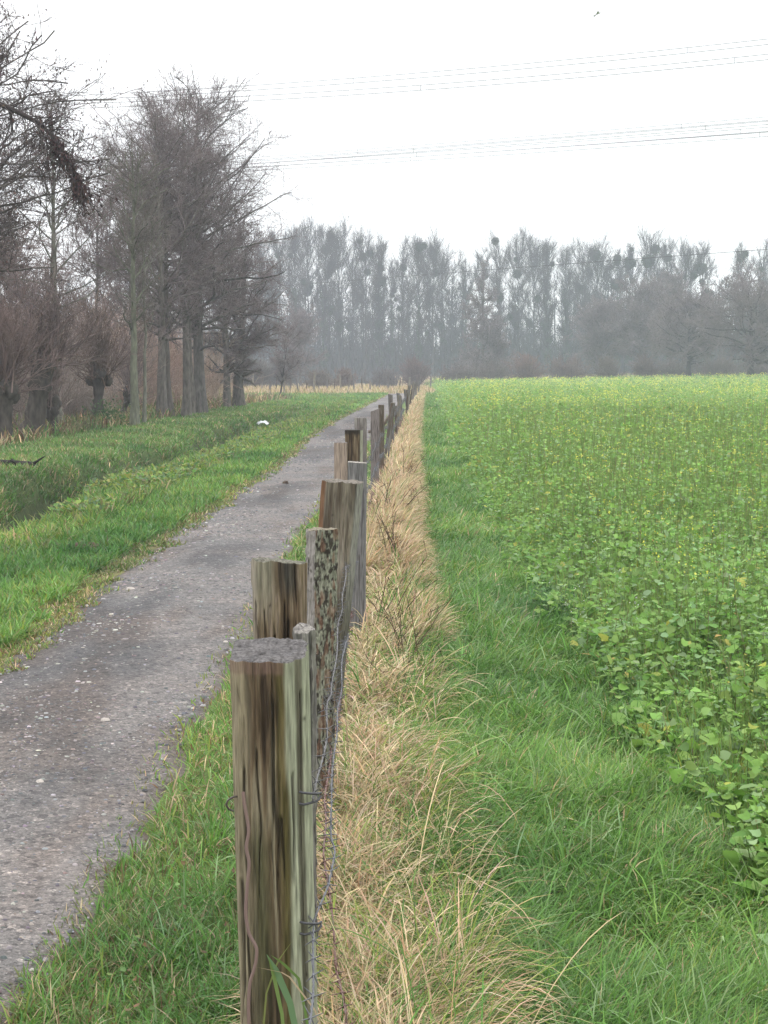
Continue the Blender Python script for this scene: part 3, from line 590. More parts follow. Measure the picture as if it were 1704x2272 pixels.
post(789, 9.3, 'short square grey post with clean sawn top standing in the dry grass', pts=boxs(0.112, 0.10), h=1.135, seed=29, N=90, NZ=120, cols=[(0.15, 0.145, 0.145), (0.19, 0.185, 0.18), (0.21, 0.20, 0.2)], end=[GREYL, GREYL], slope=(-0.08, 0), lean=(0.01, 0), rough=0.002)
post(756, 11.5, 'pale tan square post at the path side of the dark topped post', pts=boxs(0.095, 0.09), h=1.155, seed=31, N=80, NZ=110, cols=[(0.28, 0.22, 0.18), (0.34, 0.27, 0.22)], end=[(0.10, 0.09, 0.08), (0.15, 0.13, 0.12)], rough=0.002)
def c7(C, x, y, z, g1, g2, g3):
    w = sst(1.12, 1.16, z + 0.05 * (g1 - .5))[..., None] * .9; C = C * (1 - w) + np.array([0.02, 0.018, 0.014]) * w
    w = sst(0.045, 0.052, x)[..., None]; return C * (1 - w) + np.array([0.26, 0.26, 0.2]) * w
post(786, 13.5, 'stout fence post with black rotted top and yellow brown face', pts=[(-0.066, 0.02), (-0.07, -0.03), (-0.03, -0.06), (0.03, -0.06), (0.066, -0.03), (0.066, 0.03), (0, 0.07)], h=1.175, seed=37, N=100, NZ=130, cols=[BRD, BRM, BRL, TAN], end=[(0.03, 0.028, 0.024), (0.06, 0.05, 0.04)], rough=0.006, custom=c7, taper=-0.12)
post(800, 17.0, 'grey split post with a thin white edge beyond the black topped post', pts=boxs(0.13, 0.09), h=1.18, seed=41, N=60, NZ=80, cols=[(0.16, 0.14, 0.13), (0.2, 0.18, 0.17), (0.35, 0.33, 0.3)], end=[GREY, GREYL], rough=0.004)
post(832, 20.2, 'mauve grey plank post with slanting top where the path narrows', pts=boxs(0.11, 0.06), h=1.19, seed=43, N=50, NZ=60, cols=[(0.17, 0.145, 0.14), (0.23, 0.20, 0.19)], end=[GREY, GREYL], slope=(0.35, 0), rough=0.004)
post(846, 23.0, 'narrow dark round post just right of the slanting plank post', pts=boxs(0.085, 0.08, .5), h=1.20, seed=47, N=40, NZ=50, cols=[BRM, (0.14, 0.12, 0.10)], end=[GREY, BRM], rough=0.005)
# remaining fence posts: one kind of each, copied
def simple_post(seed, w, h, cols, taper=0.0, slope=(0, 0), lean=(0, 0)):
    return post_mesh(pts=boxs(w, w * 0.8, .35), h=h, seed=seed, N=24, NZ=14, cols=cols, end=[GREY, GREYL], rough=0.005, taper=taper, slope=slope, lean=lean)
protos = []
for k, (w, h, cs, sl, ln) in enumerate([(0.09, 1.15, [BRM, GREY, GREYL], (0.2, 0), (0.02, 0)), (0.11, 1.2, [(0.12, 0.1, 0.09), GREY], (-0.2, 0), (-0.03, 0)), (0.08, 1.05, [BRD, BRM, GREY], (0, 0), (0.05, 0)), (0.12, 1.25, [GREY, TAN], (0.1, 0), (0, 0))]):
    G = simple_post(100 + k, w, h, cs, slope=sl, lean=ln); o = G.obj('fence_post', M_wood, smooth=True); protos.append(o)
used = [False] * 4
def put_post(k, X, Y, rz, sc, label, group):
    if not used[k]: o = protos[k]; used[k] = True
    else: o = protos[k].copy(); ROOT.objects.link(o)
    o.location = (X, Y, float(zt(X, Y))); o.rotation_euler = (0.05 * math.sin(Y * 3.1), 0.11 * math.sin(Y * 1.7 + X), rz); o.scale = (sc[0], sc[0], sc[1])
    tag(o, label, 'fence post', group); return o
ORD = ['first', 'second', 'third', 'fourth', 'fifth', 'sixth', 'seventh', 'eighth', 'ninth', 'tenth', 'eleventh', 'twelfth', 'thirteenth', 'fourteenth', 'fifteenth', 'sixteenth', 'seventeenth', 'eighteenth', 'nineteenth', 'twentieth']
def ordn(i):
    if i < 20: return ORD[i]
    t, r = divmod(i + 1, 10); tens = {2: 'twent', 3: 'thirt', 4: 'fort'}[t]
    return tens + 'ieth' if r == 0 else tens + ('y' if t != 4 else 'y') + '-' + ORD[r - 1]
pr = random.Random(5)
Yq = 26.5; i = 0
while Yq < 122:
    X = float(-0.24 + cy(Yq)) + pr.uniform(-0.07, 0.07)
    desc = ['short grey brown', 'leaning grey', 'thin dark', 'thick pale'][i % 4]
    put_post([0, 1, 2, 3][i % 4], X, Yq, pr.uniform(-0.6, 0.6), (pr.uniform(0.6, 1.0), pr.uniform(0.78, 1.0)), f'{desc} post far along the path fence, {ordn(i)} beyond the narrow dark post', 'small far posts of the path fence')
    Yq += pr.uniform(3.4, 5.6); i += 1
for i, x in enumerate([548, 566, 583, 596, 614, 628, 645, 661, 678, 690, 706, 722, 737, 752, 766, 783, 800, 818, 838, 862, 884, 905, 930, 950, 985, 1020, 1058, 1100, 1150, 1200]):
    xs = x * 1.027; d = 131 + 3 * math.sin(x) if x < 900 else 168 + 2 * math.sin(x)
    X = (xs - 852) / F * d
    put_post([3, 0, 1, 2][i % 4], X, d, pr.uniform(-1, 1), (pr.uniform(0.8, 1.5), pr.uniform(0.85, 1.4)), f'weathered post of the far cross fence, {ordn(i)} from its left end', 'posts of the far cross fence')

# diagonal brace leaning on a far post
g = Geo(); P = np.array([[[-0.35, 0, 0.55], [-0.1, 0, 0.62], [0.12, 0, 0.95]]]); V, Q = tubes(P, np.array([[0.03, 0.03, 0.025]]), 8); g.add(V, Q, (0.12, 0.095, 0.08))
o = g.obj('fence_rail', M_wood, loc=(0.05, 30, 0)); tag(o, 'dark crooked rail propped against a far fence post', 'rail')

# ------------------------------------------------------------------ barbed wires
def barbed(zh, key, label, color, y1, y0=2.2, rad=0.0014, seed=0, spacing=0.10):
    r = rs(seed); G = Geo(); yy = np.arange(y0, y1, 0.02)
    kx = np.interp(yy, [k[0] for k in key], [k[1] for k in key]); xx = kx + cy(yy)
    sag = 0.03 * np.sin(yy * 2.1 + seed) + 0.02 * np.sin(yy * 4.7 + seed * 2)
    nodes = np.array([3.18]); zz = zh + sag * np.clip(np.abs(yy - 3.18) * 2, 0, 1)
    xx = xx + 0.003 * np.sin(yy * 9 + seed)
    for ph in (0, pi):
        tw = yy * 90 + ph; P = np.stack([xx + 0.0016 * np.cos(tw), yy, zz + 0.0016 * np.sin(tw)], -1)[None]
        V, Q = tubes(P, np.full(P.shape[:2], rad), 5); G.add(V, Q, color)
    yb = np.arange(y0 + .05, y1, spacing); yb = yb + r.normal(0, 0.008, len(yb)); xb = np.interp(yb, yy, xx); zb = np.interp(yb, yy, zz); N = len(yb)
    for q in range(4):
        a = r.rand(N) * 0.8 + q * pi / 2; L = 0.021 * (0.8 + 0.5 * r.rand(N)) * np.maximum(yb / 9, 1) ** 0.5
        d = np.stack([np.cos(a), r.normal(0, 0.35, N), np.sin(a)], -1); c = np.stack([xb, yb + (q % 2) * 0.007, zb], -1)
        P = np.stack([c, c + d * L[:, None] * 0.5, c + d * L[:, None]], 1); V, Q = tubes(P, np.tile([[rad, rad * .9, rad * .35]], (N, 1)), 4); G.add(V, Q, color)
    # winding of each barb around the strand
    P = np.stack([np.stack([xb, yb - 0.006, zb], -1), np.stack([xb, yb + 0.006, zb], -1)], 1); V, Q = tubes(P, np.full((N, 2), rad * 2.3), 5); G.add(V, Q, color)
    o = G.obj('barbed_wire', M_metal); tag(o, label, 'barbed wire', 'barbed wires of the fence'); return o
barbed(0.80, [(3.12, -0.142), (3.3, -0.140), (3.6, -0.135), (4.4, -0.15), (8, -0.165), (60, -0.19)], 'upper grey barbed wire stapled along the right side of the posts', (0.075, 0.072, 0.075), 60, y0=3.12, seed=1)
barbed(0.535, [(2, -0.115), (2.8, -0.132), (3.18, -0.142), (3.35, -0.125), (3.6, -0.115), (4.1, -0.145), (8, -0.17), (60, -0.19)], 'middle grey barbed wire sagging between the posts above the dry grass', (0.085, 0.088, 0.10), 50, seed=2)
barbed(0.28, [(2, -0.02), (3.3, -0.085), (3.8, -0.12), (4.4, -0.17), (5, -0.19), (60, -0.19)], 'lowest rusty brown barbed wire half buried in the dry grass', (0.11, 0.055, 0.045), 50, seed=3, rad=0.0019)

def part_tube(name, pts, rad, color, mat, parent, k=8):
    G = Geo(); P = np.array(pts, float); 
    t = np.linspace(0, 1, len(P)); tt = np.linspace(0, 1, len(P) * 5); Pi = np.stack([np.interp(tt, t, P[:, i]) for i in range(3)], -1)
    for _ in range(3): Pi[1:-1] = (Pi[:-2] + 2 * Pi[1:-1] + Pi[2:]) / 4
    V, Q = tubes(Pi[None], np.full((1, len(Pi)), rad), k); G.add(V, Q, color); o = G.obj(name, mat, parent, smooth=True); return o
# staples and hook on the nearest post (local coordinates, origin at post foot)
for zc in (0.805, 0.535):
    for dz in (0.012, -0.012):
        part_tube('staple', [(0.052, -0.054, zc + dz), (0.062, -0.062, zc + dz), (0.088, -0.052, zc + dz * 0.6), (0.094, -0.03, zc + dz * .3)], 0.0026, (0.035, 0.035, 0.04), M_metal, p1)
part_tube('hook', [(-0.072, -0.035, 0.803), (-0.082, -0.05, 0.806), (-0.093, -0.052, 0.800), (-0.097, -0.052, 0.790), (-0.092, -0.05, 0.780), (-0.082, -0.048, 0.776)], 0.0022, (0.05, 0.04, 0.035), M_metal, p1)
# pinkish cord hanging down the front left edge
cp = [(533, 1772), (536, 1800), (547, 1862), (538, 1902), (547, 1934), (541, 1988), (536, 2055), (544, 2105), (563, 2135), (559, 2175), (545, 2215), (541, 2272), (545, 2400), (538, 2560)]
D = 3.105
pts = [((x - 852) / F * D, D - 0.0 , H - (y - HZ) / F * D) for x, y in cp]
o = part_tube('cord', pts, 0.0036, (0.22, 0.15, 0.135), M_plast, None, 10); tag(o, 'wavy pinkish brown cord hanging down the front of the nearest post', 'cord')

# broad green blades standing in front of the nearest post
g = Geo(); r = rs(8)
def wide(pts, w, c):
    P = np.array(pts, float); n = len(P); t = np.linspace(0, 1, n); tt = np.linspace(0, 1, 12); P = np.stack([np.interp(tt, t, P[:, i]) for i in range(3)], -1)
    ww = w * np.concatenate([np.linspace(0.8, 1, 8), np.linspace(0.85, 0.05, 4)]); s = np.array([1, 0.25, 0.15]); 
    V = np.stack([P - s * ww[:, None] / 2, P + s * ww[:, None] / 2], 1).reshape(-1, 3); b = np.arange(11) * 2; g.add(V, np.stack([b, b + 1, b + 3, b + 2], -1), c)
def px(x, y, d): return ((x - 852) / F * d, d, H - (y - HZ) / F * d)
wide([px(700, 2620, 2.95), px(640, 2272, 2.95), px(606, 2190, 2.93), px(584, 2150, 2.9)], 0.013, (0.12, 0.20, 0.10))
wide([px(640, 2620, 2.95), px(620, 2300, 2.95), px(600, 2200, 2.93), px(587, 2153, 2.9)], 0.007, (0.15, 0.22, 0.07))
wide([px(560, 2600, 2.95), px(580, 2250, 2.95), px(610, 2165, 2.93), px(642, 2120, 2.9)], 0.004, (0.16, 0.18, 0.06))
wide([px(720, 2600, 2.95), px(660, 2210, 2.95), px(620, 2170, 2.93), px(594, 2152, 2.9)], 0.006, (0.11, 0.18, 0.05))
wide([px(760, 2500, 3.0), px(700, 2290, 2.95), px(630, 2195, 2.93), px(560, 2180, 2.9)], 0.0035, (0.42, 0.32, 0.22))
o = g.obj('grass_tuft', M_grass); tag(o, 'few broad green grass blades in front of the nearest post', 'grass tuft')
# dark dead weed stalks in the straw
def weed(px_, y, d, hgt, seed, label):
    r = rs(seed); G = Geo(); X = (px_ - 852) / F * d; base = np.array([X, d, float(zt(X, d))])
    n = 6; P = []
    for i in range(n):
        a = r.rand() * 6.28; L = hgt * (0.6 + 0.4 * r.rand()); ln = r.uniform(0.1, 0.6); q = [base + np.array([r.normal(0, .04), r.normal(0, .04), 0])]
        for k in range(5): q.append(q[-1] + L / 5 * np.array([sin(ln) * cos(a), sin(ln) * sin(a), cos(ln)]) + r.normal(0, .008, 3)); ln += 0.07
        P.append(q)
    P = np.array(P); V, Q = tubes(P, np.tile(np.linspace(.003, .0012, 6), (n, 1)) * max(d / 7, 1) ** .5, 4); G.add(V, Q, (0.075, 0.05, 0.035))
    # side twigs with seed heads
    m = 50; b = r.randint(0, n, m); k = r.randint(2, 6, m); s = P[b, k]; dr = norm(r.normal(0, 1, (m, 3)) + np.array([0, 0, .6])); e = s + dr * (0.05 + .07 * r.rand(m, 1))
    V, Q = tubes(np.stack([s, (s + e) / 2, e], 1), np.tile([[.0012, .001, .0022]], (m, 1)) * max(d / 7, 1) ** .5, 3); G.add(V, Q, (0.09, 0.06, 0.04))
    o = G.obj('weed', M_twig); tag(o, label, 'weed', 'dead weed stalks in the dry grass')
weed(905, 1500, 8.5, 0.42, 1, 'dark dead weed with branching stalks at the green edge of the dry grass')
weed(850, 1400, 9.6, 0.6, 2, 'dead brown weed leaning in the dry grass beside the fourth post')
weed(880, 1250, 12.5, 0.6, 3, 'thin dead weed in the dry grass right of the square grey post')
weed(868, 1120, 16.5, 0.7, 4, 'dead weed standing in the middle of the dry strip by the black topped post')
weed(892, 1050, 21, 0.7, 5, 'small far dead weed on the right edge of the dry strip')
weed(890, 1480, 7.6, 0.3, 6, 'low tangled dead weed stalks nearest the camera in the dry grass')
# long arching single straws
g = Geo(); r = rs(12); N = 60; Y = 3.1 + 9 * r.rand(N) ** 1.6; u = -0.05 + 0.35 * r.rand(N); X = u + cy(Y)
blades(g, np.stack([X, Y, zt(X, Y)], -1), 0.3 + 0.35 * r.rand(N), 0.0030, r.normal(0.1, 1.1, N), 0.3 + 0.4 * r.rand(N), 0.8 + 1.2 * r.rand(N), pal(r, N, [ST2, (0.36, 0.30, 0.16), ST], [1, 3, 2]), n=7, rng=r)
o = g.obj('dry_grass', M_straw); tag(o, 'long pale arching straws leaning from the fence over the green grass', 'dry grass', kind='stuff')

# ------------------------------------------------------------------ trees
def grow(r, P, Rr, M, t0, t1, ang, asd, Lf, n, up, jit, rr, tpow=1.0, byrank=None, azb=None, lv=0.6):
    """children of polylines P (B,n0,3); returns polylines (M,n,3), radii"""
    B, n0, _ = P.shape; seg = np.linalg.norm(np.diff(P, axis=1), axis=2).sum(1); pr_ = seg / seg.sum()
    b = r.choice(B, M, p=pr_); t = t0 + (t1 - t0) * r.rand(M) ** tpow
    x = t * (n0 - 1); i = np.minimum(x.astype(int), n0 - 2); f = (x - i)[:, None]
    p = P[b, i] * (1 - f) + P[b, i + 1] * f; T = norm(P[b, i + 1] - P[b, i]); rad = Rr[b, i] * (1 - f[:, 0]) + Rr[b, i + 1] * f[:, 0]
    q = norm(np.cross(T, norm(r.normal(0, 1, (M, 3))))); a = np.radians(ang(t) if callable(ang) else ang) + np.radians(r.normal(0, asd, M))
    if azb is not None:
        q = norm(q + np.array(azb)[None] * 0.5); q = norm(q - T * (q * T).sum(1)[:, None])
    d = T * np.cos(a)[:, None] + q * np.sin(a)[:, None]
    L = Lf(t, seg[b]) * (0.95 - lv / 2 + lv * r.rand(M)); out = np.zeros((M, n, 3)); out[:, 0] = p
    for k in range(1, n):
        d = norm(d + np.array([0, 0, up / (n - 1)]) + r.normal(0, jit, (M, 3))); out[:, k] = out[:, k - 1] + d * (L / (n - 1))[:, None]
    r0 = np.minimum(rad * rr, 1); R = r0[:, None] * np.linspace(1, 0.3, n)[None]
    return out, R
def trunk_line(r, h, r0, lean=(0, 0), n=14, wob=0.02, top=0.12, base=(0, 0)):
    t = np.linspace(0, 1, n); w = np.cumsum(r.normal(0, wob * h / n * 2, (n, 2)), 0); w[0] = 0
    P = np.stack([base[0] + lean[0] * t ** 1.2 + w[:, 0], base[1] + lean[1] * t + w[:, 1], t * h], -1); P[0, 2] = -0.25
    R = r0 * (1 - (1 - top) * t ** 0.9); R[0] *= 1.5; R[1] *= 1.08
    return P[None], R[None]
def specks(g, r, P, N, size, col, hang=True, aspect=0.5):
    B, n, _ = P.shape; b = r.randint(0, B, N); k = r.randint(1, n, N); pos = P[b, k] + r.normal(0, 0.02, (N, 3))
    pitch = r.normal(-1.1, 0.4, N) if hang else r.normal(0, .8, N)
    leaves(g, r, pos, size * (0.6 + 0.8 * r.rand(N)), r.rand(N) * 6.28, pitch, r.rand(N) * 3, pal(r, N, col, [1] * len(col), .25), LQ, LQF, aspect)
TW = (0.170, 0.140, 0.138); TWR = (0.195, 0.152, 0.142); TWG = (0.140, 0.122, 0.108); BK = (0.115, 0.104, 0.092); BKD = (0.06, 0.052, 0.045)
def mtube(g, PR, k, c, r=None):
    P, R = PR; V, Q = tubes(P, R, k); C = np.array(c)
    if r is not None: C = np.repeat(np.clip(C * (1 + r.normal(0, .18, (len(P), 1))), .01, 1), P.shape[1] * k, 0)
    g.add(V, Q, C)
def tree(X, Y, seed, label, h=10, r0=0.16, lean=(0, 0), crown=2.4, low=0.2, n1=60, n2_=560, n3=5200, n4=0, a1=68, up=0.35, sp=2500, spc=None, bark=BK, twig=TW, prof=None, name='alder_tree', cat='tree', group=None, tr=0.0048, azb=None, extra=1, sps=0.05, z0=None, l2=0.42, l3=0.42, droop=0.0):
    r = rs(seed); root = empty(name, (X, Y, float(zt(X, Y)) if z0 is None else z0))
    n3 = int(n3 * 1.3); g = Geo(); P0, R0 = trunk_line(r, h, r0, lean); mtube(g, (P0, R0), 12, bark)
    prof = prof or (lambda t: np.clip(np.sin(np.clip((t - low) / (1 - low) * .93 + .04, 0, 1) ** 1.05 * pi) ** 0.55, 0.25, 1))
    P1, R1 = grow(r, P0, R0, n1, low, 0.985, lambda t: a1 - 28 * t, 10, lambda t, s: crown * prof(t), 11, up, 0.15, 0.42, azb=azb, lv=.35)
    R1 = np.maximum(R1, 0.012); mtube(g, (P1, R1), 5, bark, r)
    g.obj('trunk', M_bark, root, smooth=True)
    g = Geo()
    P2, R2 = grow(r, P1, R1, n2_, 0.15, 0.98, 48, 14, lambda t, s: np.maximum(0.35, s * l2 * (1.1 - 0.6 * t)), 6, 0.15 - droop, 0.14, 0.5); R2 = np.clip(R2, tr * 1.3, 0.03); mtube(g, (P2, R2), 3, twig, r)
    P3, R3 = grow(r, P2, R2, n3, 0.1, 1.0, 45, 18, lambda t, s: np.maximum(0.22, s * l3), 4, 0.08 - droop, 0.16, 0.6); R3 = np.clip(R3, tr * 0.8, tr * 1.4); mtube(g, (P3, R3), 3, twig, r)
    if n4:
        P4, R4 = grow(r, P3, R3, n4, 0.1, 1.0, 45, 20, lambda t, s: np.maximum(0.14, s * 0.5), 3, 0.0, 0.15, 0.7); R4 = np.clip(R4, tr * .6, tr); mtube(g, (P4, R4), 3, twig, r)
        P3 = np.concatenate([P3[:, :3], P4])
    g.obj('crown', M_twig, root)
    if sp:
        g = Geo(); specks(g, r, P3, sp, sps, spc or [(0.095, 0.07, 0.072), (0.13, 0.088, 0.082)]); g.obj('catkins', M_twig, root)['kind'] = 'stuff'
    tag(root, label, cat, group or 'bare alders along the ditch'); return root
def dx(x, d): return (x * 1.027 - 852) / F * d     # column of the photo (1659 wide view) at distance d

tree(dx(350, 52), 52, 1, 'tall bare alder with pale trunk, third trunk from the left of the tall cluster', h=9.7, r0=0.17, crown=3.0, low=0.26, lean=(-0.25, 0), n1=60, n3=5200, sp=7000, sps=.045, a1=76, up=.35)
tree(dx(370, 53), 53, 2, 'bare alder with dark slim trunk right behind the tall pale trunk', h=9.3, r0=0.12, crown=2.2, low=0.3, n1=45, n3=3200, sp=4000, sps=.045, bark=(0.09, 0.08, 0.07))
tree(dx(402, 54), 54, 3, 'bare alder with crooked trunk left of the thickest trunk', h=10.1, r0=0.15, crown=2.8, low=0.28, lean=(0.0, 0), n1=50, n3=4600, sp=7000, sps=.045, a1=76, up=.35)
tree(dx(414, 56), 56, 14, 'slim bare alder squeezed against the thickest trunk', h=9.4, r0=0.10, crown=1.7, low=0.3, lean=(0.1, 0), n1=40, n3=3200)
tree(dx(434, 57), 57, 4, 'tallest bare alder with the thickest trunk and broad crown', h=11.2, r0=0.23, crown=3.9, low=0.2, up=0.32, a1=80, n1=95, n2_=950, n3=9000, sp=14000, sps=.045, bark=(0.10, 0.092, 0.085))
tree(dx(488, 67), 67, 5, 'wide low crowned alder, left of the two end trunks of the row', h=7.8, r0=0.17, crown=2.9, low=0.15, n1=64, n2_=500, n3=4600, sp=6000, up=.1, a1=82, tr=0.007)
tree(dx(516, 68.5), 68.5, 6, 'last alder at the right end of the row with thick flaring trunk', h=7.0, r0=0.26, crown=2.6, low=0.17, lean=(0.3, 0), n1=55, n2_=480, n3=4200, sp=6000, up=.1, a1=82, tr=0.007)
tree(dx(290, 44), 44, 7, 'young tree with straight pale green trunk in front of the reddish brush', h=7.6, r0=0.125, crown=1.5, low=0.35, n1=40, n2_=260, n3=2200, sp=500, bark=(0.125, 0.13, 0.095), twig=TWG, a1=60, name='young_tree', group='young trees on the ditch bank')
tree(dx(312, 46), 46, 17, 'thin second stem with pale bark just right of the straight young tree', h=6.8, r0=0.06, crown=1.2, low=0.35, n1=30, n2_=180, n3=1500, sp=300, bark=(0.15, 0.15, 0.12), twig=TWG, a1=60, name='young_tree', group='young trees on the ditch bank')
tree(dx(128, 42), 42, 8, 'slender bare tree with evenly forked rising branches and straight grey trunk', h=8.1, r0=0.13, crown=2.3, low=0.3, n1=44, n2_=260, n3=1500, sp=250, a1=62, up=0.5, bark=(0.13, 0.13, 0.105), twig=TW, name='ash_tree', group='single bare trees')
tree(dx(215, 62), 62, 9, 'hazy brown alder behind the slender tree, left of the tall cluster', h=8.6, r0=0.12, crown=2.3, low=0.15, n1=50, n2_=420, n3=3600, tr=0.008, twig=TWR)
tree(dx(285, 61), 61, 10, 'brown twiggy alder rising behind the straight pale young trunk', h=9.3, r0=0.12, crown=2.2, low=0.15, n1=50, n2_=420, n3=3600, tr=0.008, twig=TWR)
tree(dx(30, 50), 50, 11, 'dense brown alder behind the pollard at the left edge', h=6.2, r0=0.12, crown=2.2, low=0.1, n1=50, n2_=400, n3=3200, tr=0.008, twig=TWR)
tree(dx(-60, 40), 40, 12, 'reddish brown bare tree at the left picture edge, half outside', h=5.6, r0=0.12, crown=2.3, low=0.1, n1=50, n2_=400, n3=3200, tr=0.007, twig=TWR)
tree(dx(606, 100), 100, 13, 'small crooked bare sapling alone at the far end of the meadow', h=4.2, r0=0.07, crown=1.7, low=0.15, lean=(0.5, 0), n1=26, n2_=200, n3=1500, sp=0, a1=60, tr=0.012, bark=BKD, name='sapling', group='single bare trees')
# near alder, trunk outside the frame, with dead leaves and a drooping limb
A = tree(dx(-150, 24), 24, 21, 'nearest alder leaning in from the left edge with hanging dead leaves and one drooping limb', h=6.6, r0=0.13, crown=2.9, low=0.34, n1=64, n2_=700, n3=4200, sp=9000, sps=0.05, spc=[(0.10, 0.08, 0.08), (0.12, 0.085, 0.08)], twig=(0.125, 0.105, 0.105), bark=(.10, .09, .085), tr=0.0042, a1=80, up=0.25, azb=(0.9, 0, 0))
g = Geo(); r = rs(33)
lp = np.array([(-150, 235), (-60, 222), (0, 232), (60, 258), (100, 280), (132, 308), (152, 345), (172, 372), (185, 405), (198, 438)], float)
L = np.stack([[dx(a, 24) for a in lp[:, 0]], np.zeros(len(lp)) + 24 + np.linspace(0, -0.3, len(lp)), 1.66 + (806 - lp[:, 1]) * 1.027 * 24 / F], -1) - np.array(A.location)
L[0, 0] = 0; P0 = L[None]; R0 = np.linspace(0.05, 0.010, len(lp))[None]; mtube(g, (P0, R0), 8, (0.06, 0.05, 0.048))
P1, R1 = grow(r, P0, R0, 60, 0.15, 1.0, 50, 15, lambda t, s: 0.5 + 0 * t, 5, -0.2, 0.15, 0.4); R1 = np.clip(R1, .005, .01); mtube(g, (P1, R1), 4, (0.06, 0.05, 0.048))
P2, R2 = grow(r, P1, R1, 420, 0.1, 1.0, 50, 15, lambda t, s: 0.22 + 0 * t, 4, -0.2, 0.15, 0.5); R2 = np.clip(R2, .003, .005); mtube(g, (P2, R2), 3, (0.06, 0.05, 0.048))
g.obj('drooping_limb', M_twig, A)
g = Geo(); tip = P0[:, 5:]; Pn, Rn = grow(r, tip, R0[:, 5:], 160, 0, 1, 60, 20, lambda t, s: 0.12 + 0 * t, 3, -.3, .2, .5)
specks(g, r, Pn, 1300, 0.055, [(0.06, 0.042, 0.042), (0.085, 0.05, 0.05)], aspect=.7); specks(g, r, P2, 700, 0.05, [(0.06, 0.042, 0.042), (0.085, 0.05, 0.05)], aspect=.6)
g.obj('dead_leaves', M_twig, A)

def pollard(X, Y, seed, label, th=1.6, r0=0.28, lean=(0.2, 0), shoots=140, L=2.6, n2_=900, n3=3500, bark=BKD, twig=TWR, spread=40, tr=0.0048, tip=True):
    r = rs(seed); root = empty('pollard_willow', (X, Y, float(zt(X, Y)))); g = Geo()
    t = np.linspace(0, 1, 14); P = np.stack([lean[0] * t ** 1.3, lean[1] * t, t * th], -1)[None]; P[0, 0, 2] = -0.2
    R = (r0 * (1.25 - 0.55 * np.sin(t * pi * 0.8) + 0.25 * t + 0.08 * r.normal(0, 1, 14)))[None]
    V, Q = tubes(P, R, 26); V = V + 0.10 * r0 * (fbm(V * np.array([7, 7, 2.5]), seed)[:, None] - .5) * 6 * norm(V - np.array([lean[0] / 2, 0, 0]) * 1)* np.array([1, 1, 0.2]); g.add(V, Q, bark)
    # knuckled head
    hd = P[0, -1]; K = 16; c = hd + r.normal(0, 1, (K, 3)) * np.array([r0 * .6, r0 * .6, 0.10]); 
    PP = np.stack([c - np.array([0, 0, .18]), c - np.array([0, 0, .06]), c + np.array([0, 0, .06]), c + np.array([0, 0, .16])], 1); V, Q = tubes(PP, np.tile([[.05, .13, .12, .03]], (K, 1)) * (0.7 + .6 * r.rand(K, 1)), 8); g.add(V, Q, bark)
    g.obj('trunk', M_bark, root, smooth=True)
    g = Geo(); M = shoots; a = r.rand(M) * 6.28; e = np.radians(np.abs(r.normal(0, spread, M))); d = np.stack([np.sin(e) * np.cos(a), np.sin(e) * np.sin(a), np.cos(e)], -1)
    s = hd + r.normal(0, 1, (M, 3)) * np.array([r0 * .7, r0 * .7, .12]); LL = L * (0.5 + .6 * r.rand(M)); n = 7; S = np.zeros((M, n, 3)); S[:, 0] = s
    for k in range(1, n): d = norm(d + np.array([0, 0, .07]) + r.normal(0, .06, (M, 3))); S[:, k] = S[:, k - 1] + d * (LL / (n - 1))[:, None]
    RS = np.linspace(0.016, 0.004, n)[None] * (0.6 + .8 * r.rand(M, 1)); mtube(g, (S, RS), 4, twig, r)
    P2, R2 = grow(r, S, RS, n2_, .15, 1, 35, 12, lambda t, s: s * .3, 4, .1, .12, .6); R2 = np.clip(R2, tr, .01); mtube(g, (P2, R2), 3, twig, r)
    P3, R3 = grow(r, P2, R2, n3, .1, 1, 40, 15, lambda t, s: s * .4, 3, 0, .15, .6); R3 = np.clip(R3, tr * .7, tr); mtube(g, (P3, R3), 3, twig, r)
    g.obj('crown', M_twig, root); tag(root, label, 'pollard tree', 'pollarded willows along the ditch'); return root
pollard(dx(72, 37), 37, 51, 'thick dark pollard willow with leaning trunk near the left edge', th=1.75, r0=0.27, lean=(0.28, 0), shoots=130, L=1.9, n3=3600, spread=48, twig=(.14, .105, .098))
pollard(dx(120, 38.5), 38.5, 52, 'small leaning stump like pollard right beside the thick dark one', th=0.7, r0=0.12, lean=(-0.1, 0), shoots=50, L=1.6, n2_=300, n3=900)
pollard(dx(212, 45), 45, 53, 'knobbly pollard with ivy green foot left of the straight pale young tree', th=1.35, r0=0.17, lean=(0.05, 0), shoots=90, L=2.1, n2_=600, n3=2200, twig=(0.12, 0.085, 0.07))
pollard(dx(262, 50), 50, 54, 'thin dark forked pollard behind the knobbly one', th=0.9, r0=0.11, lean=(0.3, 0), shoots=60, L=2.3, n2_=400, n3=1400)
pollard(dx(8, 34), 34, 55, 'dark bushy pollard cut by the left picture edge', th=1.2, r0=0.2, lean=(0.05, 0), shoots=110, L=1.8, n2_=700, n3=2600, spread=48, twig=(.15, .11, .10))
# ivy on the knobbly pollard foot
g = Geo(); r = rs(60); N = 1400; c = np.array([dx(232, 44.6), 44.6, 0.3]); pos = c + r.normal(0, 1, (N, 3)) * np.array([.28, .2, .25]); pos[:, 2] = np.abs(pos[:, 2])
leaves(g, r, pos, 0.05 + .04 * r.rand(N), r.rand(N) * 6.28, r.normal(0, .6, N), r.normal(0, .6, N), pal(r, N, [(0.05, .11, .035), (.08, .14, .05)], [1, 1]), LQ, LQF)
o = g.obj('ivy_shrub', M_leaf); tag(o, 'small dark green ivy shrub at the foot of the knobbly pollard', 'shrub')

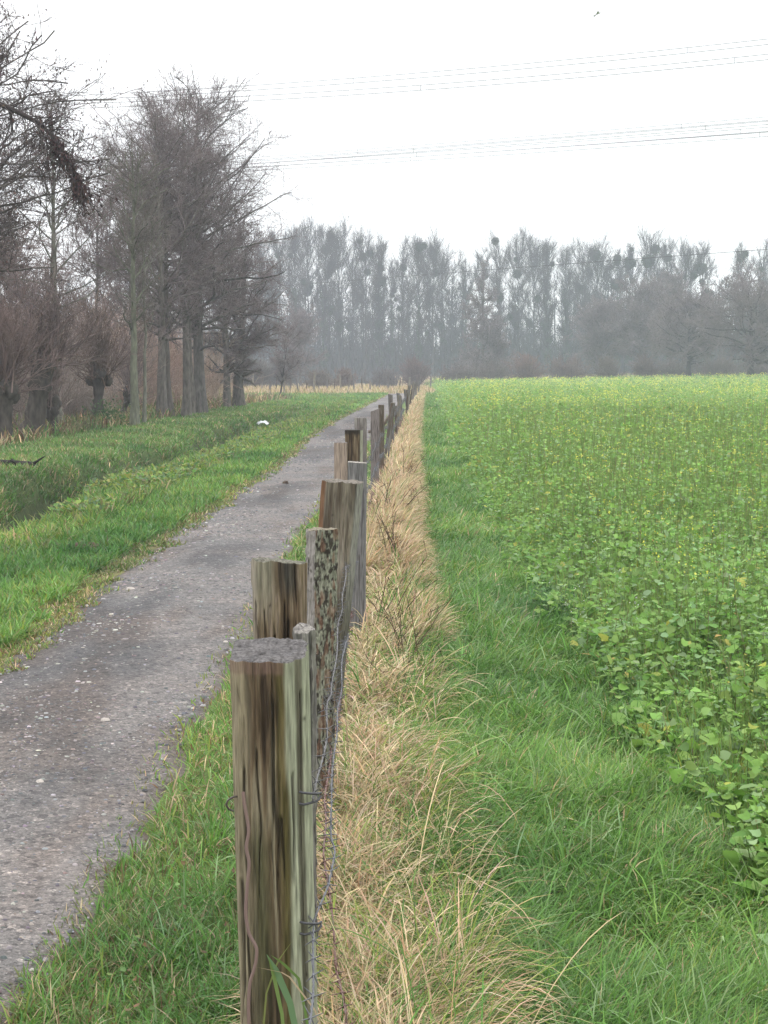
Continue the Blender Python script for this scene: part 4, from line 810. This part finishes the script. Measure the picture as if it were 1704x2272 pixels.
def bush(X, Y, seed, label, w, h, shoots=120, n2_=900, n3=3000, col=TWR, tr=0.010, name='bare_bush', group='bare bushes', ball=False, z0=None, leaves_=0, lc=None):
    r = rs(seed); root = empty(name, (X, Y, float(zt(X, Y)) if z0 is None else z0)); g = Geo(); M = shoots
    a = r.rand(M) * 6.28; bx = r.normal(0, w * (0.05 if ball else .22), M); by = r.normal(0, w * (.05 if ball else .22), M)
    e = np.radians(np.abs(r.normal(10, 32 if ball else 20, M))); d = np.stack([np.sin(e) * np.cos(a), np.sin(e) * np.sin(a), np.cos(e)], -1)
    s = np.stack([bx, by, np.zeros(M) - .1], -1); LL = h * (0.55 + .5 * r.rand(M)) * (1 if not ball else 1 - .25 * np.sin(e)); n = 6; S = np.zeros((M, n, 3)); S[:, 0] = s
    for k in range(1, n): d = norm(d + r.normal(0, .07, (M, 3))); S[:, k] = S[:, k - 1] + d * (LL / (n - 1))[:, None]
    RS = np.linspace(1, .35, n)[None] * (tr * 1.8) * (0.7 + .8 * r.rand(M, 1)); mtube(g, (S, RS), 4, np.array(col) * .8, r); g.obj('stems', M_twig, root)
    g = Geo(); P2, R2 = grow(r, S, RS, n2_, .25, 1, 32, 12, lambda t, s: s * .35, 4, .05, .12, .6); R2 = np.clip(R2, tr, tr * 1.4); mtube(g, (P2, R2), 3, col, r)
    P3, R3 = grow(r, P2, R2, n3, .1, 1, 40, 15, lambda t, s: s * .45, 3, 0, .15, .6); R3 = np.clip(R3, tr * .7, tr); mtube(g, (P3, R3), 3, col, r)
    g.obj('crown', M_twig, root)
    if leaves_: g = Geo(); specks(g, r, P3, leaves_, 0.07, lc); g.obj('dead_leaves', M_twig, root)
    tag(root, label, 'bush', group); return root
RB = (0.38, 0.29, 0.23); RB2 = (0.38, 0.26, 0.215); BB = (0.30, 0.25, 0.22)
UL = [(150, 58, 3.2, 3.3, RB, 'reddish brown brush between the thick dark pollard and the slender tree'), (190, 66, 3.5, 4.0, RB2, 'tall reddish brush behind the slender grey tree'), (245, 60, 3.0, 3.6, RB, 'pale red brush directly behind the knobbly pollard'), (280, 70, 3.5, 4.2, RB2, 'red hawthorn brush behind the straight pale young trunk'), (325, 64, 3.0, 3.4, RB2, 'red brown brush between the pale young tree and the tall cluster'), (385, 68, 3.0, 3.2, RB, 'tan brush seen between the trunks of the tall cluster'), (455, 78, 3.0, 2.6, RB, 'low tan brush between the thickest trunk and the end trunks'), (100, 52, 2.8, 2.8, BB, 'dark brown brush behind the thick dark pollard'), (40, 46, 2.8, 3.0, BB, 'brown brush left of the thick dark pollard'), (-5, 40, 2.6, 2.6, BB, 'brown brush at the left picture edge behind the bushy pollard'), (175, 48, 1.6, 1.6, BB, 'low brown bush between thick pollard and knobbly pollard'), (0, 60, 3, 3.6, RB, 'tall hazy brush in the far left background')]
for i, (x, d, w, h, c, lab) in enumerate(UL):
    bush(dx(x, d), d, 70 + i, lab, w, h, shoots=80, n2_=520, n3=1900, col=c, tr=0.0062, group='brush under the ditch trees', leaves_=260 if c is RB2 else 120, lc=[(0.30, 0.14, 0.08), (0.20, 0.12, 0.08)])

# ------------------------------------------------------------------ far treeline
def poplar_parts(seed, h, wide=1.6, dens=1.0):
    r = rs(seed); gt = Geo(); P0, R0 = trunk_line(r, h, 0.24, (r.normal(0, .5), 0), n=14, wob=.015, top=.10); mtube(gt, (P0, R0), 7, (0.055, 0.052, 0.048))
    P1, R1 = grow(r, P0, R0, int(60 * dens), .26, .98, lambda t: 42 - 16 * t, 8, lambda t, s: wide * 2.6 * (0.45 + 0.8 * np.sin(np.clip((t - .25) / .75, 0, 1) * pi * .85)), 7, .55, .08, .45); R1 = np.clip(R1, .035, .12); mtube(gt, (P1, R1), 4, (0.055, 0.05, 0.046), r)
    gc = Geo(); P2, R2 = grow(r, P1, R1, int(800 * dens), .2, 1, 32, 10, lambda t, s: np.maximum(1.0, s * .42), 5, .5, .1, .5); R2 = np.clip(R2, .018, .032); mtube(gc, (P2, R2), 3, (0.055, 0.046, 0.042), r)
    P3, R3 = grow(r, P2, R2, int(5600 * dens), .15, 1, 32, 14, lambda t, s: np.maximum(.7, s * .45), 4, .7, .08, .6); R3 = np.clip(R3, .009, .015); mtube(gc, (P3, R3), 3, (0.060, 0.050, 0.046), r)
    return gt, gc, P1
def mistletoe_mesh(seed):
    r = rs(seed); g = Geo(); N = 800; d = norm(r.normal(0, 1, (N, 3))); rad = 0.5 * r.rand(N) ** .4
    leaves(g, r, d * rad[:, None], 0.09 + .10 * r.rand(N), r.rand(N) * 6.28, r.normal(0, .8, N), r.normal(0, .8, N), pal(r, N, [(.035, .05, .022), (.045, .06, .028), (.03, .04, .025)], [1, 1, 1]), LQ, LQF)
    return g
pv = []
for k in range(6):
    gt, gc, P1 = poplar_parts(200 + k, 23, [1.3, 1.6, 1.1, 1.5, 1.3, 1.7][k], [1.0, .8, 1.0, .75, .4, .9][k]); root = empty('poplar_tree'); t = gt.obj('trunk', M_bark, root); c = gc.obj('crown', M_twig, root)
    ri = rs(900 + k); gi = Geo(); ni = 2600; zi = ri.rand(ni) ** 1.2 * 13 + 3; cl = np.sin(zi * 1.3 + k) * .5 + .6; ai = ri.rand(ni) * 6.28; rad_ = (.2 + .55 * ri.rand(ni)) * cl
    leaves(gi, ri, np.stack([rad_ * np.cos(ai), rad_ * np.sin(ai), zi], -1), .16 + .1 * ri.rand(ni), ai, ri.normal(0, .6, ni), ri.normal(0, .6, ni), pal(ri, ni, [(.04, .06, .03), (.055, .075, .035)], [1, 1]), LQ, LQF)
    if k % 2 == 0: ivy_ = gi.obj('ivy', M_leaf, root)
    else: ivy_ = None
    pv.append([root, t, c, P1, False, ivy_])
mt = mistletoe_mesh(5).obj('mistletoe', M_leaf); mt_used = False
PL = [(566, 520, 262, 1, 2), (598, 512, 256, 0, 2), (640, 502, 250, 0, 3), (668, 494, 262, 1, 4), (700, 490, 252, 2, 3), (733, 498, 260, 5, 5), (762, 530, 268, 3, 2), (790, 512, 254, 1, 6), (820, 522, 258, 2, 9), (846, 560, 262, 4, 5), (872, 530, 256, 3, 4), (904, 526, 252, 0, 5), (934, 528, 258, 5, 6), (955, 545, 262, 1, 6), (1003, 560, 266, 4, 5), (1040, 535, 258, 4, 5), (1078, 528, 254, 3, 5), (1118, 522, 258, 1, 4), (1150, 528, 264, 5, 3), (1182, 532, 256, 2, 5), (1222, 548, 262, 0, 3), (1258, 540, 256, 3, 3), (1288, 542, 260, 5, 3), (1330, 545, 258, 4, 8), (1356, 532, 262, 4, 6), (1403, 522, 254, 1, 5), (1440, 532, 260, 2, 7), (1476, 548, 256, 5, 5), (1512, 528, 254, 4, 4), (1592, 533, 252, 4, 6), (1642, 538, 256, 3, 6), (1690, 530, 258, 2, 3)]
rr_ = random.Random(9)
for i, (x, y, d, k, nm) in enumerate(PL):
    root, t, c, P1, u_, iv = pv[k]; h = 1.66 + (806 - y) * 1.027 * d / F
    if u_: rt = root.copy(); ROOT.objects.link(rt); t2 = t.copy(); c2_ = c.copy(); ROOT.objects.link(t2); ROOT.objects.link(c2_); t2.parent = rt; c2_.parent = rt
    if u_ and iv is not None: i2 = iv.copy(); ROOT.objects.link(i2); i2.parent = rt
    if not u_: rt = root; pv[k][4] = True
    X = dx(x, d); rt.location = (X, d, float(zt(X, d)) - .1); s = h / 25.5; rt.scale = (s, s, s); rt.rotation_euler = (0, 0, rr_.uniform(0, 6.28))
    ml = 'with a few mistletoe balls' if nm < 5 else 'thick with mistletoe balls'
    tag(rt, f'tall bare poplar {ml} in the far treeline, {ordn(i)} from the left', 'tree', 'poplars of the far treeline')
    for m in range(max(2, int(nm * .8))):
        b = rr_.randrange(len(P1)); p = P1[b, rr_.randint(2, 5)]
        if mt_used: q = mt.copy(); ROOT.objects.link(q)
        else: q = mt; mt_used = True
        q.parent = rt; q.location = p; s_ = rr_.uniform(0.8, 1.7 if x < 1200 else 2.3); q.scale = (s_, s_, s_ * 1.05)

# mid-distance trees and bushes in front of the poplars
tree(dx(1041, 190), 190, 301, 'brown conical alder standing out in front of the far poplars', h=14.6, r0=.26, crown=4.6, low=.12, n1=80, n2_=700, n3=6500, sp=3500, sps=.16, tr=.022, a1=82, prof=lambda t: np.clip(1.15 - t, .1, 1), name='alder_tree', group='trees in front of the far poplars', spc=[(.075, .06, .05)])
tree(dx(1616, 165), 165, 302, 'dark spreading oak with thick trunk at the right edge of the field', h=9.0, r0=.42, crown=6.2, low=.22, n1=60, n2_=800, n3=7000, sp=2500, sps=.13, tr=.02, a1=85, up=.25, bark=(.05, .045, .042), name='oak_tree', group='trees in front of the far poplars')
tree(dx(1486, 175), 175, 303, 'round brown oak with short dark trunk left of the spreading oak', h=8.3, r0=.36, crown=5.2, low=.22, n1=60, n2_=800, n3=7000, sp=2500, sps=.13, tr=.02, a1=80, up=.3, bark=(.05, .045, .042), name='oak_tree', group='trees in front of the far poplars')
tree(dx(1380, 195), 195, 304, 'dense brown bare tree filling the gap left of the round oak', h=11.5, r0=.3, crown=5.0, low=.12, n1=70, n2_=800, n3=7500, sp=2000, sps=.15, tr=.022, a1=75, name='oak_tree', group='trees in front of the far poplars')
tree(dx(1300, 200), 200, 305, 'greyish brown bare tree right of the centre of the treeline', h=9.5, r0=.28, crown=4.6, low=.12, n1=70, n2_=700, n3=7000, sp=1500, sps=.15, tr=.022, a1=75, name='oak_tree', group='trees in front of the far poplars')
tree(dx(1440, 205), 205, 306, 'tall brown bare tree behind the round oak', h=13.0, r0=.28, crown=4.2, low=.12, n1=70, n2_=700, n3=6500, sp=1500, sps=.15, tr=.022, a1=65, name='oak_tree', group='trees in front of the far poplars')
tree(dx(650, 165), 165, 307, 'hazy grey bare tree above the cross fence on the left', h=7.0, r0=.16, crown=3.4, low=.15, n1=50, n2_=500, n3=4500, sp=0, tr=.018, a1=70, name='bare_tree', group='trees in front of the far poplars')
FB = [(895, 175, 4.2, 3.0, (0.13, .085, .075), 'round reddish willow bush at the end of the path fence'), (745, 160, 3.6, 1.9, (.15, .10, .08), 'low brown bush behind the cross fence'), (690, 150, 2.6, 1.7, (.13, .10, .08), 'small brown bush behind the left part of the cross fence'), (1135, 180, 5.0, 3.4, (.16, .095, .075), 'wide reddish bush right of the conical alder'), (1060, 178, 4.0, 2.4, (.12, .09, .08), 'brown bush at the foot of the conical alder'), (985, 180, 3.2, 2.2, (.12, .09, .08), 'low brown bush left of the conical alder'), (1225, 182, 4.4, 2.7, (.14, .095, .08), 'brown bush in the middle of the field edge'), (1312, 178, 4.2, 2.8, (.12, .09, .07), 'round bush with dark foot on the field edge'), (1392, 180, 4.6, 2.6, (.13, .09, .075), 'reddish brown bush left of the round oak'), (1545, 185, 5.0, 2.6, (.12, .095, .08), 'grey brown brush between the two oaks'), (1450, 186, 4.0, 2.4, (.12, .095, .08), 'low brush at the foot of the round oak'), (1640, 186, 4.0, 2.2, (.12, .095, .08), 'low brush behind the spreading oak'), (830, 182, 3.4, 1.8, (.11, .09, .085), 'grey low brush between the cross fence and the round willow bush'), (600, 170, 4, 2.6, (.10, .09, .085), 'hazy brush behind the crooked sapling'), (545, 150, 3.4, 2.6, (.11, .095, .085), 'hazy brush right of the last ditch alder')]
for i, (x, d, w, h, c, lab) in enumerate(FB):
    bush(dx(x, d), d, 320 + i, lab, w, h, shoots=160, n2_=900, n3=2600, col=c, tr=0.018, ball=(i in (0, 1, 3, 7, 8)), group='bushes along the far field edge')

# hazy wood behind
g = Geo(); r = rs(400); N = 520
X = r.uniform(-110, 110, N); Y = r.uniform(262, 300, N); hh = r.uniform(11, 19, N) * (0.75 + .5 * n2(X, Y * 0, .05, 4)); z = zt(X, Y)
P = np.stack([np.stack([X, Y, z - .2], -1), np.stack([X + r.normal(0, .3, N), Y, z + hh * .5], -1), np.stack([X + r.normal(0, .6, N), Y, z + hh], -1)], 1); mtube(g, (P, np.tile([[.16, .11, .03]], (N, 1))), 5, (0.045, .045, .042), r)
R_ = np.tile([[.16, .11, .03]], (N, 1))
P1, R1 = grow(r, P, R_, 9000, .12, 1, 45, 12, lambda t, s: 3.2 * (1.15 - .7 * t), 5, .4, .12, .5); R1 = np.clip(R1, .03, .05); mtube(g, (P1, R1), 3, (0.048, .045, .042), r)
P2, R2 = grow(r, P1, R1, 110000, .1, 1, 42, 15, lambda t, s: s * .42, 3, .2, .12, .6); R2 = np.clip(R2, .028, .042); mtube(g, (P2, R2), 3, (0.050, .047, .045), r)
Xb = r.uniform(-110, 110, 26000); Yb = r.uniform(262, 300, 26000); blades(g, np.stack([Xb, Yb, zt(Xb, Yb)], -1), 2.0 + 7.5 * r.rand(26000), 0.12, r.rand(26000) * 6.28, np.abs(r.normal(0, .25, 26000)), .3 * r.rand(26000), pal(r, 26000, [(.055, .048, .042), (.05, .052, .042)], [1, 1]), n=2, rng=r)
o = g.obj('far_wood', M_twig); tag(o, 'dense hazy grey blue wood filling the background behind the poplars', 'wood', kind='stuff')

# ------------------------------------------------------------------ overhead lines
def cable(label, zl, yl, yr, gap, rad, color=(0.32, 0.32, 0.33), spacers=(), bow=0.0, grp='overhead power cables'):
    upl, upr = [F * math.tan(math.atan((1136 - q * 1.027) / F) - math.atan((1136 - HZ) / F)) for q in (yl, yr)]
    dl = (zl - H) * F / upl; dr = (zl - H) * F / upr; A_ = np.array([dx(0, dl), dl]); B_ = np.array([dx(1659, dr), dr])
    t = np.linspace(-0.6, 1.6, 61); XY = A_[None] * (1 - t[:, None]) + B_[None] * t[:, None]; z = zl + bow * ((t - .5) ** 2 * 4 - 1)
    G = Geo()
    for gz in ((gap / 2, -gap / 2) if gap else (0,)):
        V, Q = tubes(np.stack([XY[:, 0], XY[:, 1], z + gz], -1)[None], np.full((1, 61), rad), 5); G.add(V, Q, color)
    o = G.obj('power_cable', M_cable); tag(o, label, 'power cable', grp)
    for s in spacers:
        p = A_ * (1 - s) + B_ * s; zz = zl + bow * ((s - .5) ** 2 * 4 - 1); G = Geo()
        V, Q = tubes(np.array([[[p[0], p[1], zz - gap / 2 - .06], [p[0], p[1], zz + gap / 2 + .06]]]), np.array([[rad, rad]]), 5); G.add(V, Q, color); G.obj('spacer', M_cable, o)
cable('highest pair of thin power cables crossing the whole sky', 40, 219, 88, .62, .062, spacers=(.14, .51, .905), bow=.9)
cable('second pair of thin power cables just below the highest pair', 38, 234, 121, .62, .062, spacers=(.22, .59, .955), bow=1.0)
cable('top pair of the lower cable bundle above the treeline', 28, 382, 256, .46, .040, spacers=(.53, .905), bow=.25)
cable('dark second pair of the lower cable bundle', 27.5, 386, 263, .42, .044, spacers=(.60, .93), bow=.25)
cable('third pair of the lower cable bundle', 27, 391, 278, .42, .040, spacers=(.60, .965), bow=.25)
cable('lowest pair of the lower cable bundle', 26.5, 396, 289, .44, .040, spacers=(.59, .985), bow=.25)
cable('single faint wire in the top left corner of the sky', 50, 13, -50, 0, .022)
cable('single black wire passing in front of the far poplars', 11, 672, 538, 0, .022, color=(.05, .05, .05), bow=-.25)

# bird
g = Geo(); c = np.array([0, 0, 0.]); 
bp = np.array([[[-.28, 0, -.03], [-.2, 0, -.01], [-.05, 0, 0.0], [.1, 0, .02], [.2, 0, .03], [.27, 0, .035]]]); V, Q = tubes(bp, np.array([[.004, .015, .03, .03, .02, .004]]), 8)
d = 75.0; root = empty('bird', px(1314, 53, d)); g.add(V, Q, (.5, .5, .5)); g.obj('body', M_twig, root, smooth=True)
for s in (-1, 1):
    g = Geo(); w = np.array([[-.05, .0, .02], [.13, 0, .03], [.06, s * .28, .06], [-.04, s * .28, .05], [-.06, s * .55, .02], [-.12, s * .53, .02]]); wl_ = w - np.array([0, 0, .012])
    V = np.concatenate([w, wl_]); Q = np.array([[0, 1, 2, 3], [3, 2, 4, 5], [6, 9, 8, 7], [9, 11, 10, 8], [0, 3, 9, 6], [1, 7, 8, 2]]); g.add(V, Q, (.5, .5, .5)); g.obj('wing', M_twig, root)
root.rotation_euler = (0.0, radians(-14), 0); tag(root, 'small grey bird gliding high in the white sky at upper right', 'bird')

# white sheet standing in for sky reflected in the ditch, dark log on the bank
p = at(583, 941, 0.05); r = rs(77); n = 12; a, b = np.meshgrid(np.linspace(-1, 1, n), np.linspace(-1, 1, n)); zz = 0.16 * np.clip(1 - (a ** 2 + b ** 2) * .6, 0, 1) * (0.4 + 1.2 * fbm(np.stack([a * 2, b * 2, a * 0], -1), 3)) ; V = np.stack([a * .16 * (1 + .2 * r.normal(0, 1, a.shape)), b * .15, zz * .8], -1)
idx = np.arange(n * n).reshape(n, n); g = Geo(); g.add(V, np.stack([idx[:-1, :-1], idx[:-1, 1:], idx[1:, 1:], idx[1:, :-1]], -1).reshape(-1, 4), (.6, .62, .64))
o = g.obj('reflection_sheet', M_plast, loc=(p[0], p[1], 0.04)); tag(o, 'crumpled white sheet standing in for sky reflected in the ditch water', 'reflection stand-in')
p = at(40, 1042, 0.1); g = Geo(); L_ = np.array([[[-.75, .1, .22], [-.4, .05, .13], [0, 0, .10], [.3, -.05, .06], [.5, 0, .02]]]); V, Q = tubes(L_, np.array([[.04, .06, .08, .09, .05]]), 9); V = V + r.normal(0, .008, V.shape); g.add(V, Q, (.03, .026, .024))
V = V * .7
g = Geo(); g.add(V, Q, (.03, .026, .024))
for q in range(5):
    s = L_[0, 2 + q % 3] * .7; e = s + np.array([r.uniform(-.2, .3), r.uniform(-.1, .1), r.uniform(.05, .2)]); V, Q = tubes(np.array([[s, (s + e) / 2, e]]), np.array([[.03, .02, .01]]), 5); g.add(V, Q, (.03, .026, .024))
o = g.obj('log', M_bark, loc=(p[0], p[1], float(zt(p[0], p[1])))); tag(o, 'dark wet log lying on the grassy bank at the left edge', 'log')
# molehill-like crumbs of soil on the meadow
for i, (x, y, lab) in enumerate([(184, 1222, 'small brown soil crumb heap in the meadow left of the path'), (636, 1080, 'small dark clod lying on the far part of the path')]):
    p = at(x, y, 0.02); g = Geo(); N = 40 if i == 0 else 5; S = np.full(N, .03 if i == 0 else .022); stones(g, r, r.normal(0, .07 if i == 0 else .015, N), r.normal(0, .07 if i == 0 else .015, N), np.abs(r.normal(0, .02, N)) + .04, S * (0.5 + r.rand(N)), pal(r, N, [(.06, .042, .03)], [1]), .7)
    o = g.obj('soil_clod', M_stone, loc=(p[0], p[1], float(zt(p[0], p[1])))); tag(o, lab, 'soil')

# ------------------------------------------------------------------ haze
m = bpy.data.materials.new('haze_mat'); m.use_nodes = True; nd = m.node_tree.nodes; nd.clear()
out = nd.new('ShaderNodeOutputMaterial'); vol = nd.new('ShaderNodeVolumePrincipled'); vol.inputs['Color'].default_value = (0.82, 0.90, 1.0, 1); vol.inputs['Density'].default_value = 0.0010
vol.inputs['Anisotropy'].default_value = 0.0
m.node_tree.links.new(vol.outputs[0], out.inputs['Volume'])
g = Geo(); x0, x1, y0, y1, z0, z1 = -420, 420, -40, 520, -2.2, 62
V = [(x0, y0, z0), (x1, y0, z0), (x1, y1, z0), (x0, y1, z0), (x0, y0, z1), (x1, y0, z1), (x1, y1, z1), (x0, y1, z1)]
g.add(V, [[0, 3, 2, 1], [4, 5, 6, 7], [0, 1, 5, 4], [1, 2, 6, 5], [2, 3, 7, 6], [3, 0, 4, 7]]); haze = g.obj('haze', m); tag(haze, 'thin pale winter mist filling the air', 'haze', kind='stuff')
